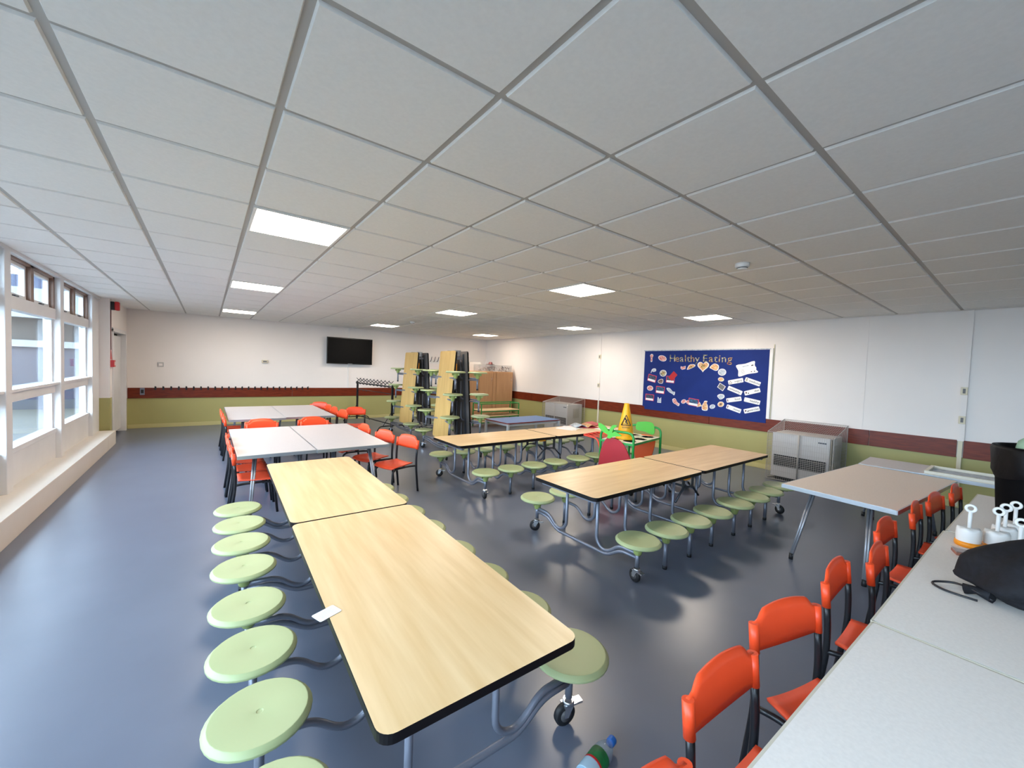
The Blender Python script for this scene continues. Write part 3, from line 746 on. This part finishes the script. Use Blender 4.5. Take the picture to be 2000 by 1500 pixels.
# ------------------------------------------------------------------ caged heaters
def cage_heater(name, label, yc, w, xf, hf, hb):
    t = thing(name, label, 'heater', (XR-.025, yc, 0))
    d = XR-.025-xf; h2 = w/2
    MB().box((-d+.045, -h2+.05, .06), (-.04, h2-.05, hf-.008), M['heater']).box((-d+.12, -h2+.08, 0), (-.06, h2-.08, .06), M['grille']).build('heater_case', t, .008)
    gz = MB(); gz.box((-d+.038, -h2+.085, hf*.31), (-d+.047, h2-.085, hf*.535), M['grille'])
    for k in range(6): gz.box((-d+.032, -h2+.085, hf*(.325+.035*k)), (-d+.039, h2-.085, hf*(.325+.035*k)+.0035), M['heater'])
    gz.build('louvre_grille', t)
    b = MB().box((-d+.039, -h2+.09, hf*.88), (-d+.046, -h2+.19, hf*.905), M['steeld']).build('badge', t)
    sd = MB().box((-d+.25, -h2+.043, .38), (-.15, -h2+.051, .62), M['wire']).build('side_panel', t)
    c = MB(); r = .006
    F = [(-d, -h2, .02), (-d, h2, .02), (-d, h2, hf), (-d, -h2, hf)]; Bk = [(0, -h2, .02), (0, h2, .02), (0, h2, hb), (0, -h2, hb)]
    for L in (F, Bk): c.tube(L, r, M['wire'], 6, closed=True)
    for a, b_ in zip(F, Bk): c.tube([a, b_], r, M['wire'], 6)
    c.tube([(-d, 0, .02), (-d, 0, hf)], .008, M['wire'], 6)
    c.build('cage_frame', t)
    mshm = MB(); rr = .0019; st = .026
    n = int(w/st)
    for k in range(1, n):
        y = -h2+w*k/n; mshm.tube([(-d, y, .02), (-d, y, hf), (0, y, hb)], rr, M['wire'], 3, caps=False)
    for k in range(1, int(hf/.075)): mshm.tube([(-d, -h2, .075*k), (-d, h2, .075*k)], rr, M['wire'], 3, caps=False)
    for k in range(1, 9):
        f_ = k/9; mshm.tube([(-d*(1-f_), -h2, hf+(hb-hf)*f_), (-d*(1-f_), h2, hf+(hb-hf)*f_)], rr, M['wire'], 3, caps=False)
    for sy in (-1, 1):
        for k in range(1, 20):
            f_ = k/20; mshm.tube([(-d*(1-f_), sy*h2, .02), (-d*(1-f_), sy*h2, hf+(hb-hf)*f_)], rr, M['wire'], 3, caps=False)
        for k in range(1, int(hf/.05)): mshm.tube([(-d, sy*h2, .05*k), (0, sy*h2, .05*k)], rr, M['wire'], 3, caps=False)
    mshm.build('wire_mesh', t)
    k_ = MB().tube(fillet([(-d+.02, h2-.02, .02), (-d+.05, h2-.15, .05), (-d+.03, h2-.25, .012), (-d+.06, h2-.36, .04), (-d+.04, h2-.5, .012)], .05, 4), .006, M['rubber'], 6).build('cable', t)
    return t
cage_heater('caged_heater', 'grey wall heater inside a big wire cage beside the notice board', 2.06, .83, 6.985, .742, .90)
cage_heater('caged_heater', 'grey wall heater inside a wire cage beyond the yellow cone, near the far corner', 7.36, .92, 7.04, .735, .87)

# ------------------------------------------------------------------ cutlery trolley with cone
t = thing('cutlery_trolley', 'green framed cutlery trolley with round holes and cut-out fruit end panels', 'trolley', (4.70, 3.35, 0), math.radians(10))
TL, TW, TH = .43, .235, .67
for sx in (-1, 1):
    MB().tube(fillet([(sx*TL, -TW, .05), (sx*TL, -TW, .80), (sx*TL, TW, .80), (sx*TL, TW, .05)], .09, 6), .016, M['greenmetal'], 10).build('end_hoop', t)
    for sy in (-1, 1): MB().lathe([(0, -.015), (.035, -.015), (.04, 0), (.035, .015), (0, .015)], M['rubber'], 14, R=Matrix.Translation((sx*TL, sy*TW, .04)) @ Matrix.Rotation(PI/2, 4, 'X')).build('caster', t)
bm_ = MB(); top = M['ivory']
bm_.box((-TL, -TW, TH-.03), (TL, -TW+.02, TH-.002), M['greenmetal']).box((-TL, TW-.02, TH-.03), (TL, TW, TH-.002), M['greenmetal'])
for sx in (-1, 1): bm_.box((sx*TL-.012, -TW, TH-.03), (sx*TL+.012, TW, TH-.002), M['greenmetal'])
bm_.build('tray_rail', t)
MB().box((-TL, -TW, TH-.004), (TL, TW, TH), top).build('tray_top', t)
for k, (hx, hy) in enumerate([(-.28, -.11), (-.28, .12), (.0, -.125), (.03, .13), (.28, -.11), (.28, .12)]):
    pc = M['hat'] if k != 2 else M['heater']
    MB().lathe([(.082, TH+.001), (.088, TH+.003), (.092, TH+.001)], M['ivory'], 20, R=Matrix.Translation((hx, hy, 0))).lathe([(0, TH+.0006), (.082, TH+.0008)], pc, 20, R=Matrix.Translation((hx, hy, 0))).build('cutlery_pot', t)
MB().box((-TL, -TW, .26), (TL, TW, .275), top).build('lower_shelf', t)
def blob(pts, seg=4):
    n = len(pts); out = []
    for k in range(n):
        p0, p1, p2, p3 = [Vector(pts[(k+j-1) % n]) for j in range(4)]
        for j in range(seg):
            u = j/seg
            out.append(tuple(.5*((2*p1)+(-p0+p2)*u+(2*p0-5*p1+4*p2-p3)*u*u+(-p0+3*p1-3*p2+p3)*u**3)))
    return out
RE = Matrix(((0, 0, 1, 0), (1, 0, 0, 0), (0, 1, 0, 0), (0, 0, 0, 1)))   # local outline (y, z) on an end
pn = MB().prism(blob([(-.27, .30), (-.215, .48), (-.11, .65), (.0, .705), (.12, .70), (.19, .58), (.225, .42), (.22, .26), (.10, .14), (-.05, .12), (-.20, .17)]), -TL-.035, -TL-.02, M['apple'], R=RE).build('strawberry_panel', t)
lf = [(-.0, .70), (-.06, .74), (-.20, .77), (-.16, .80), (-.08, .83), (-.04, .80), (-.06, .87), (-.12, .93), (-.05, .935), (.0, .88), (.02, .82), (.10, .90), (.22, .94), (.205, .86), (.12, .79), (.04, .76), (.05, .71)]
MB().prism([(-y, z) for y, z in [(-a*.8-.075, .70+(b-.70)*.78) for a, b in blob(lf, 3)]], -TL-.05, -TL-.036, M['leaf'], R=RE).build('leaf_panel', t)
MB().prism(blob([(-.17, .64), (-.05, .68), (.05, .67), (.15, .60), (.14, .40), (.05, .16), (-.03, .14), (-.13, .38)]), TL-.035, TL-.02, M['carrot'], R=RE).build('carrot_panel', t)
MB().prism(blob([(-.14, .70), (-.13, .84), (-.05, .87), (.05, .86), (.12, .84), (.13, .74), (.0, .72)]), TL-.02, TL-.008, M['leaf'], R=RE).build('carrot_top', t)
rk = MB()
rk.tube(fillet([(-TL+.02, TW+.01, .50), (-TL+.02, TW+.06, .66), (-TL+.02, TW+.30, .68), (TL-.42, TW+.30, .68), (TL-.42, TW+.06, .66), (TL-.42, TW+.01, .50)], .06, 4), .011, M['traypink'], 8)
for k in range(4): rk.tube([(-TL+.10+.10*k, TW+.02, .665), (-TL+.10+.10*k, TW+.30, .68)], .007, M['traypink'], 6)
rk.build('side_rack', t)
t = thing('wet_floor_cone', 'yellow slippery floor warning cone standing on the green trolley', 'cone', (4.545, 3.34, TH+.003), 0)
MB().lathe([(0, 0), (.128, 0), (.130, .012), (.116, .03), (.104, .055), (.099, .13), (.034, .47), (.032, .485), (0, .485)], M['yellow'], 32).build('cone_body', t)
SG = Matrix.Rotation(math.radians(-143-90+0), 4, 'Z')
def on_cone(z, lift=.002):
    """frame on the cone face that looks at the room entrance"""
    phi = math.atan2(-3.34, -4.545); r = .099+(z-.13)*(.034-.099)/.34 + lift; sl = math.atan2(.099-.034, .34)
    n = Vector((math.cos(phi)*math.cos(sl), math.sin(phi)*math.cos(sl), math.sin(sl))); xx = Vector((-math.sin(phi), math.cos(phi), 0)); yy = n.cross(xx)
    m = Matrix((xx, yy, n)).transposed().to_4x4(); m.translation = Vector((math.cos(phi)*r, math.sin(phi)*r, z)); return m
def ribbon(mb, pts, w, m, R, z0=0, z1=.0015):
    for (x0, y0), (x1, y1) in zip(pts[:-1], pts[1:]):
        dx, dy = x1-x0, y1-y0; L = math.hypot(dx, dy) or 1; nx, ny = -dy/L*w/2, dx/L*w/2
        mb.prism([(x0-nx, y0-ny), (x1-nx, y1-ny), (x1+nx, y1+ny), (x0+nx, y0+ny)], z0, z1, m, R=R)
Rk = on_cone(.26); sg = MB()
ribbon(sg, [(-.062, -.065), (.062, -.065), (0, .070), (-.062, -.065)], .009, M['ink'], Rk, -.022, .003)
sg.prism(circ(.011, 10), -.004, .003, M['ink'], R=Rk @ Matrix.Translation((-.010, .020, 0)))
ribbon(sg, [(-.010, .010), (.014, -.008), (-.010, -.020), (.022, -.040)], .014, M['ink'], Rk, -.006, .003); ribbon(sg, [(.004, .006), (.020, .012)], .006, M['ink'], Rk, -.002, .003)
ribbon(sg, [(-.03, -.048), (.03, -.048)], .006, M['ink'], Rk, -.008, .003)
sg.build('warning_symbol', t)
ln = MB(); ribbon(ln, [(-.05, -.085), (.05, -.085)], .006, M['latch'], Rk, -.018, .002); ribbon(ln, [(-.05, -.098), (.05, -.098)], .004, M['ink'], Rk, -.018, .002); ln.build('caption_line', t)

# papers on the stool table
def flat(name, label, cat, x, y, z, rz, w, h, m, th=.002, grp=None, tilt=0):
    t = thing(name, label, cat, (x, y, z), rz, grp); o = MB().prism(rrect(w, h, .004, 1), 0, th, m).build('sheet', t)
    o.rotation_euler = (tilt, 0, 0); return t
z0 = TZ+.001
t = flat('paper_sheet', 'fanned white paper sheets on the far end of the stool table with papers', 'paper', 4.78, 4.62, z0, .3, .42, .30, M['paper'])
MB().prism(rrect(.40, .29, .004, 1), .002, .004, M['paper'], R=Matrix.Rotation(.25, 4, 'Z')).build('sheet', t); MB().prism(rrect(.38, .28, .004, 1), .004, .006, M['paper'], R=Matrix.Rotation(-.2, 4, 'Z')).build('sheet', t)
t = thing('magazine', 'open glossy magazine lying beside the white papers on the stool table', 'magazine', (5.12, 4.62, z0+.006), -.35)
pg = MB(); n = 8
for s_ in (-1, 1):
    for k in range(n):
        a, b = k/n, (k+1)/n; za, zb_ = .05*math.sin(PI*a)*(1-a*.4)+.004, .05*math.sin(PI*b)*(1-b*.4)+.004
        v = [pg.bm.verts.new(c) for c in ((s_*a*.2, -.14, za), (s_*b*.2, -.14, zb_), (s_*b*.2, .14, zb_), (s_*a*.2, .14, za))]
        f = pg.bm.faces.new(v); f.material_index = pg.mi(M['food'] if s_ > 0 else M['silver']); f.smooth = True
o = pg.build('page_spread', t); o.modifiers.new('s', 'SOLIDIFY').thickness = .003
MB().box((-.2, -.145, -.004), (.2, .145, .0), M['pink']).build('cover', t)
t = thing('red_folder', 'red folder lying at the wall end of the stool table with papers', 'folder', (5.48, 4.72, z0), .2)
MB().box((-.13, -.10, 0), (.13, .10, .006), M['red']).build('folder_cover', t); o = MB().box((-.13, -.10, 0), (.13, .10, .003), M['red']).build('folder_flap', t); o.location = (0, 0, .026); o.rotation_euler = (.18, 0, 0)
flat('paper_sheet', 'loose white sheet hanging near the cone end of the stool table with papers', 'paper', 5.30, 4.30, z0, -.2, .30, .21, M['paper'])
t = flat('paper_slip', 'small printed white slip overhanging the edge of the long stool table', 'paper', .365, 1.575, z0, math.radians(20), .088, .060, M['paper'], .0012)
t['label'] = 'small printed white slip overhanging the edge of the window-side stool table'
pl = MB()
for k in range(5): pl.box((-.03, -.018+.008*k, .0012), (.03-.008*(k % 2), -.0165+.008*k, .0015), M['silver'])
pl.build('print_lines', t)

# ------------------------------------------------------------------ notice board
t = thing('notice_board', 'large blue notice board headed Healthy Eating on the side wall', 'notice board', (XR-.0235, 3.99, 1.455), 0)
MB().box((-.010, -1.235, -.60), (0, 1.215, .61), M['boardblue']).box((-.0095, -1.235, -.66), (0, 1.165, -.60), M['boardblue']).build('backing_paper', t)
MB().box((-.014, -1.255, .608), (.02, 1.235, .628), M['silver']).build('top_strip', t)
MB().box((-.014, -1.285, -.58), (.02, -1.237, .628), M['whiteplastic']).build('edge_strip', t)
OFF = .0345
def pin(name, label, cat, y, z, ang, pieces, grp=None):
    """pieces: (part name, outline or mesh, z0, z1, material)"""
    t = bpy.data.objects.new(name, None); COL.objects.link(t); t.matrix_world = on_right_wall(y, z, ang, OFF); tag(t, label, cat, grp)
    for nm, pts, a, b, m in pieces: MB().prism(pts, a, b, m).build(nm, t)
    return t
def frm(w, h): return rrect(w, h, .006, 2)
def ell(w, h, n=18): return [(w/2*math.cos(2*PI*k/n), h/2*math.sin(2*PI*k/n)) for k in range(n)]
FG = 'food cut-outs on the notice board'
def food(label, y, z, w, h, m, shape=None, ang=0, inner=None):
    o = shape or ell(w, h)
    ps = [('cut_edge', o, 0, .0015, M['paper']), ('picture', [(x*.84, yy*.84) for x, yy in o], .0015, .0022, m)]
    if inner: ps.append(('picture_detail', ell(w*.4, h*.4), .0022, .0028, inner))
    pin('food_cutout', label, 'paper cut-out', y, z, ang, ps, FG)
food('chicken drumstick cut-out in the top corner of the notice board', 5.035, 1.917, .06, .15, M['meat'], blob([(-.02, -.08), (.02, -.08), (.02, 0), (.04, .05), (0, .085), (-.04, .05), (-.02, 0)], 3))
food('pink meat cut-out beside the drumstick on the notice board', 4.777, 1.907, .20, .12, M['meat'], None, -.3)
food('pale blue bird-shaped cut-out under the drumstick on the notice board', 4.975, 1.635, .12, .09, M['silver'], blob([(-.06, -.05), (-.03, -.01), (.0, -.02), (.06, 0), (.05, .05), (-.02, .045), (-.05, .0)], 3))
food('round bowl of food cut-out above the red card on the notice board', 4.741, 1.593, .16, .14, M['veg'], None, 0, M['fruit'])
food('brown bread cut-out between two pink-edged photos on the notice board', 4.792, 1.422, .13, .10, M['craft'], blob([(-.06, -.02), (-.05, .02), (.02, .05), (.06, .03), (.05, -.04), (-.01, -.05)], 3))
food('oval potato cut-out near the window-side edge of the notice board', 5.035, 1.26, .15, .11, M['meat'])
food('white fish cut-out beside the pink-edged photo on the notice board', 4.545, 1.225, .22, .10, M['silver'], blob([(-.11, .03), (-.04, .05), (.04, .01), (.09, .02), (.10, -.05), (.05, -.04), (-.03, -.03), (-.09, .0)], 3), -.3)
food('white milk carton cut-out in the lower part of the notice board', 4.799, 1.023, .09, .12, M['silver'], [(-.045, -.06), (.045, -.06), (.04, .06), (.015, .03), (0, .02), (-.02, .05), (-.04, .06)])
food('pink ham leg cut-out at the bottom of the notice board', 4.419, 1.013, .19, .14, M['meat'], blob([(-.08, .05), (-.02, .07), (.03, .0), (.08, -.03), (.06, -.08), (.0, -.05), (-.06, -.02)], 3))
food('small pink sweet cut-out beside the ham on the notice board', 4.254, 1.038, .11, .08, M['meat'], None, .5)
food('pink round snack cut-out peeping out beside the bottom photo', 4.165, 1.035, .08, .07, M['meat'])
food('orange snack cut-out peeping out past the bottom photo', 3.93, 1.00, .10, .10, M['food'], [(-.05, -.05), (.055, -.02), (0, .06)])
food('yellow oil bottle cut-out at the bottom of the notice board', 3.818, .997, .11, .19, M['food'], blob([(-.05, -.09), (.05, -.09), (.055, .0), (.03, .05), (.045, .09), (-.01, .09), (-.03, .05), (-.055, .0)], 3))
food('white egg cut-out at the bottom beside the oil bottle', 3.675, .991, .11, .08, M['silver'], None, .4)
food('small striped packet cut-out under the heading on the notice board', 4.303, 1.716, .11, .08, M['meat'], [(-.055, -.01), (-.02, -.04), (.05, -.02), (.05, .04), (-.01, .02), (-.05, .03)])
food('melon slice cut-out under the heading on the notice board', 4.138, 1.735, .17, .11, M['food'], blob([(-.08, -.055), (.0, -.03), (.085, .02), (.06, .055), (-.02, .05), (-.06, .01)], 3), 0, M['fruit'])
heart = [(.115*(16*math.sin(a)**3)/16, .105*(13*math.cos(a)-5*math.cos(2*a)-2*math.cos(3*a)-math.cos(4*a))/15) for a in [2*PI*k/28 for k in range(28)]][::-1]
food('heart-shaped fruit cut-out under the middle of the heading', 3.896, 1.755, .22, .20, M['food'], heart, 0, M['fruit'])
food('shell-shaped food cut-out beside the heart on the notice board', 3.684, 1.744, .17, .14, M['food'], blob([(-.085, -.01), (-.03, .05), (.02, .065), (.085, .03), (.08, -.05), (.03, -.07), (-.04, -.04)], 3))
food('round white plate cut-out at the top of the food column', 3.531, 1.651, .15, .13, M['silver'])
food('fried egg cut-out under the white plate on the notice board', 3.543, 1.516, .11, .08, M['food'], None, -.1)
food('grey square cut-out in the middle of the food column', 3.53, 1.377, .13, .13, M['greycard'], [(-.075, -.01), (.03, -.08), (.08, .01), (-.03, .075)])
food('white egg cut-out under the grey square on the notice board', 3.529, 1.194, .13, .10, M['silver'], blob([(-.065, .01), (-.02, .045), (.05, .04), (.065, -.01), (.0, -.055), (-.04, -.03)], 3))
food('yellow potato cut-out at the foot of the food column', 3.521, 1.05, .12, .10, M['food'], None, .3, M['craft'])
def photo(label, y, z, w, h, ang, m):
    pin('pinned_photo', label, 'photo', y, z, ang, [('pink_border', frm(w, h), 0, .0015, M['pink']), ('photo_print', [(x, yy+.02) for x, yy in frm(w*.88, h*.55)], .0015, .002, m), ('photo_caption', [(x, yy-h*.29) for x, yy in frm(w*.88, h*.30)], .0015, .002, M['paper'])], 'pink-edged photos on the notice board')
photo('pink-edged photo beneath the pale blue bird on the notice board', 5.00, 1.475, .205, .15, -.22, M['photo'])
photo('pink-edged photo half hidden by the red card on the notice board', 4.57, 1.468, .19, .14, -.05, M['photo'])
photo('pink-edged photo between the potato and the fish on the notice board', 4.79, 1.237, .205, .15, -.06, M['photoblue'])
photo('pink-edged photo low on the window-side edge of the notice board', 5.035, 1.058, .21, .14, -.04, M['photo'])
photo('pink-edged photo in the bottom row beside the oil bottle', 4.05, 1.04, .21, .145, -.10, M['photoblue'])
o = pin('red_card', 'bright red card tilted over a photo on the notice board', 'card', 4.515, 1.54, -.72, [('card_face', frm(.115, .175), .004, .006, M['red']), ('card_back', frm(.11, .17), .0025, .004, M['hat'])])
# envelope
o = pin('pinned_envelope', 'white letter with printed lines pinned near the top of the notice board', 'letter', 3.11, 1.722, .27, [('letter_sheet', blob([(-.155, -.105), (-.14, 0), (-.155, .105), (0, .095), (.155, .105), (.145, .03), (.16, -.02), (.15, -.05), (.165, -.105), (0, -.095)], 3), 0, .004, M['paper'])])
pl = MB()
for k in range(4): pl.box((-.10, -.07+.022*k, .004), (-.04, -.066+.022*k, .0046), M['greycard'])
pl.box((.09, .03, .004), (.125, .048, .0046), M['ink']); pl.box((.06, -.075, .004), (.08, -.06, .0046), M['hat']); pl.box((.11, -.08, .004), (.13, -.065, .0046), M['ink']); pl.box((-.06, .045, .004), (.05, .06, .0046), M['silver'])
pl.build('print_lines', o)
WG = 'word cards on the notice board'
def wcard(word, y, z, ang, dx, icon=None):
    o = pin('word_card', f'white word card reading {word} on the notice board', 'word card', y, z, ang, [('card_face', rrect(.262, .078, .012, 3), 0, .0025, M['paper'])], WG)
    me = text_mesh(word, .052, M['ink'], .0004); l = bpy.data.objects.new('card_word', me); COL.objects.link(l); l.parent = o; l.location = (dx, 0, .0029)
    if icon:
        ic = MB()
        if icon == 'tri': ribbon(ic, [(-.115, -.025), (-.065, -.025), (-.09, .02), (-.115, -.025)], .006, M['hat'], Matrix.Identity(4), .0025, .0032)
        elif icon == 'jar': ic.prism([(x-.10, y_-.005) for x, y_ in rrect(.03, .04, .004, 2)], .0025, .0032, M['veg']); ic.prism([(x-.10, y_+.021) for x, y_ in rrect(.018, .01, .002, 1)], .0025, .0032, M['ink'])
        elif icon == 'dots': ic.prism([(x-.10, y_+.004) for x, y_ in circ(.014, 12)], .0025, .0032, M['hat']); ic.prism([(x-.066, y_-.012) for x, y_ in circ(.010, 12)], .0025, .0032, M['ink'])
        else: ic.prism([(x-.108, y_) for x, y_ in rrect(.013, .045, .005, 3)], .0025, .0032, M['hat'])
        ic.build('card_icon', o)
wcard('sugary', 3.281, 1.492, .235, .045, 'tri'); wcard('medicine', 2.997, 1.498, -.32, .035, 'jar')
wcard('unhealthy', 3.286, 1.326, -.35, .0, None); wcard('diet', 2.994, 1.322, .315, .075, 'dots')
wcard('food', 3.294, 1.157, .225, .065, 'bar'); wcard('healthy', 2.988, 1.157, -.165, .04, None)
wcard('move', 3.288, .989, -.27, .055, 'bar'); wcard('exercise', 2.985, .999, .31, .03, 'dots')
# heading, one letter at a time
ys0 = [4.555, 4.445, 4.352, 4.272, 4.205, 4.125, 4.035]
for word, y0, y1 in (('Healthy', 4.545, 4.02), ('Eating', 3.862, 3.405)):
    wts = {'H': 1.2, 'e': 1, 'a': 1, 'l': .62, 't': .72, 'h': 1, 'y': 1, 'E': 1.1, 'i': .55, 'n': 1, 'g': 1}
    tot = sum(wts[c] for c in word) - .5*(wts[word[0]]+wts[word[-1]]); acc = 0
    for k, c in enumerate(word):
        if k: acc += .5*(wts[word[k-1]]+wts[c])
        yy = y0+(y1-y0)*acc/tot
        o = bpy.data.objects.new('paper_letter', None); COL.objects.link(o); o.matrix_world = on_right_wall(yy, 1.90-.001*k, random.uniform(-.06, .06), OFF)
        tag(o, f'fruit-patterned paper letter {c} of the word {word} heading the notice board', 'paper letter', 'heading letters on the notice board')
        m = M['fruit'] if k % 2 else M['veg']
        me = text_mesh(c, .20, m, .0015); l = bpy.data.objects.new('letter_face', me); COL.objects.link(l); l.parent = o; l.location = (0, 0, .002)
        bb = [v.co for v in me.vertices]; cx = (min(v.x for v in bb)+max(v.x for v in bb))/2
        l.location = (-cx, 0, .002)

# ------------------------------------------------------------------ things on the pale tables
TT = .6205
# black bin
t = thing('waste_bin', 'tall black bin with a folded liner standing on the pale table', 'bin', (4.74, -.115, TT), 0)
MB().lathe([(0, 0), (.235, 0), (.262, .45), (.258, .45), (.23, .02), (0, .02)], M['binbody'], 32).build('bin_body', t)
ln = MB(); n = 40; prof = [(.268, .30), (.276, .33), (.272, .40), (.278, .50), (.270, .525), (.255, .520), (.24, .40), (.2, .25)]
i = ln.mi(M['binliner']); rings = []
for q_, (r, z) in enumerate(prof):
    rings.append([ln.bm.verts.new(((r+.005*math.sin(7*a*2*PI/n+q_)+.003*math.sin(13*a*2*PI/n))*math.cos(2*PI*a/n), (r+.005*math.sin(7*a*2*PI/n+q_)+.003*math.sin(13*a*2*PI/n))*math.sin(2*PI*a/n), z+(.012*math.sin(5*a*2*PI/n) if q_ < 2 else 0))) for a in range(n)])
for A, B in zip(rings[:-1], rings[1:]):
    for a in range(n):
        f = ln.bm.faces.new((A[a], A[(a+1) % n], B[(a+1) % n], B[a])); f.material_index = i; f.smooth = True
ln.build('bin_liner', t)
t = thing('plastic_bag', 'pale green plastic bag bulging out of the black bin', 'bag', (4.70, -.10, TT+.47))
b = MB(); i = b.mi(M['bagmint']); bm2 = b.bm
r_ = bmesh.ops.create_icosphere(bm2, subdivisions=3, radius=.15)
for v in r_['verts']:
    n_ = v.co.normalized(); k_ = 1+.12*math.sin(9*n_.x+4*n_.z)*math.sin(7*n_.y+2)
    v.co = Vector((n_.x*.15*k_, n_.y*.15*k_, n_.z*.17*k_+.0))
for f in bm2.faces: f.smooth = True
b.build('bag_body', t); MB().tube([(0, 0, .15), (.02, .01, .19), (.05, .02, .20)], [.03, .02, .035], M['bagmint'], 8).build('bag_knot', t)
# white pots
def pot(label, x, y, rz):
    t = thing('brush_pot', label, 'pot', (x, y, TT), rz, 'white pots with ring handles')
    MB().lathe([(0, 0), (.054, 0), (.058, .012), (.056, .030), (0, .030)], M['potorange'], 28).build('base_dish', t)
    p = MB(); i = p.mi(M['whiteplastic']); n = 28; rings = []
    for r, z, sc in ((.051, .030, 0), (.053, .06, 0), (.052, .095, .0), (.049, .105, .006), (.040, .108, .004), (.02, .11, 0)):
        rings.append([p.bm.verts.new(((r)*math.cos(2*PI*a/n), r*math.sin(2*PI*a/n), z+sc*math.sin(5*2*PI*a/n))) for a in range(n)])
    for A, B in zip(rings[:-1], rings[1:]):
        for a in range(n):
            f = p.bm.faces.new((A[a], A[(a+1) % n], B[(a+1) % n], B[a])); f.material_index = i; f.smooth = True
    p.bm.faces.new(rings[-1]).material_index = i; p.build('pot_body', t)
    h = MB(); h.tube([(0, 0, .10), (0, 0, .208)], .009, M['whiteplastic'], 10); ring = [(.0, .019*math.cos(a), .225+.019*math.sin(a)) for a in [2*PI*k/16 for k in range(16)]]
    h.tube(ring, .0075, M['whiteplastic'], 8, closed=True); h.build('ring_handle', t)
pot('white pot with orange base and ring handle, at the chair side of the cluster', 3.60, .182, .1)
pot('white pot with orange base and ring handle, second from the chair side', 3.67, .078, -.1)
pot('white pot with ring handle standing against the black bin, inner one', 3.83, .055, .0)
pot('white pot with ring handle standing against the black bin, outer one', 3.97, .02, .0)
pot('white pot with ring handle at the edge of the view beside the mesh bag', 3.48, -.005, .0)
t = thing('card_case', 'flat clear-topped brown case lying before the white pots', 'case', (3.40, .165, TT), -1.25)
MB().box((-.06, -.045, 0), (.06, .045, .018), M['wood']).build('case_base', t, .002); MB().box((-.06, -.045, .018), (.06, .045, .024), M['clearbox']).build('case_lid', t)
# mesh bag
t = thing('mesh_bag', 'black mesh drawstring bag slumped on the pale table', 'bag', (2.915, -.045, TT), 0)
b = MB(); i = b.mi(M['bag']); r_ = bmesh.ops.create_icosphere(b.bm, subdivisions=4, radius=1)
for v in r_['verts']:
    n_ = v.co.normalized(); k_ = 1+.06*math.sin(6*n_.x+3*n_.y)+.04*math.sin(9*n_.z+5*n_.y)
    up = max(0, n_.z); z = n_.z*(.22 if n_.z > 0 else .08)*k_+.075; nar = 1-.32*up*up
    v.co = Vector((n_.x*.235*k_*nar-.03*up, n_.y*.225*k_*nar-.05*up, max(.002, z)))
for f in b.bm.faces: f.smooth = True
b.build('bag_body', t)
s = MB()
s.tube(fillet([(-.19, .10, .02), (-.16, .17, .035), (-.10, .22, .02), (-.16, .30, .008), (-.22, .24, .008), (-.23, .14, .012)], .05, 5), .005, M['frameblk'], 6)
s.build('drawstring', t)
MB().tube([(-.17, .10, .03), (-.15, .15, .03), (-.145, .185, .02)], [.03, .017, .024], M['bag'], 8).build('gathered_neck', t)
# white tray on the back table
t = thing('white_tray', 'shallow white framed tray lying on the grey table by the wall', 'tray', (6.30, .15, .6205), 0.0)
e = MB(); e.box((-.24, -.5, 0), (.24, .5, .006), M['ivory'])
for a, b_ in (((-.24, -.5), (-.21, .5)), ((.21, -.5), (.24, .5)), ((-.21, -.5), (.21, -.47)), ((-.21, .47), (.21, .5))): e.box((a[0], a[1], .006), (b_[0], b_[1], .035), M['ivory'])
e.build('tray_body', t, .004); MB().box((-.205, -.465, .006), (.205, .465, .009), M['silver']).build('tray_insert', t)

# ------------------------------------------------------------------ bottle on the floor
t = thing('water_bottle', 'clear water bottle with green label and blue cap lying on the floor', 'bottle', (1.200, .957, .0405), 0)
ax = .18
RB = Matrix.Rotation(ax, 4, 'Z') @ Matrix.Rotation(PI/2, 4, 'Y')
RB = RB @ Matrix.Scale(1.08, 4)
MB().lathe([(0, -.115), (.030, -.115), (.036, -.105), (.037, .05), (.035, .075), (.024, .105), (.0135, .122), (.0135, .135), (0, .135)], M['bottleclear'], 24, R=RB).build('bottle_body', t)
MB().lathe([(.0375, .0), (.0378, .002), (.0378, .050), (.0372, .052)], M['bottlelabel'], 24, R=RB).lathe([(.0376, -.006), (.038, -.004), (.038, .002), (.0376, .003)], M['red'], 24, R=RB).lathe([(.0376, -.055), (.0378, -.053), (.0378, -.008), (.0376, -.006)], M['water'], 24, R=RB).build('bottle_label', t)
MB().lathe([(0, .122), (.016, .122), (.0165, .126), (.0165, .145), (.0155, .148), (0, .148)], M['capblue'], 18, R=RB).build('bottle_cap', t)
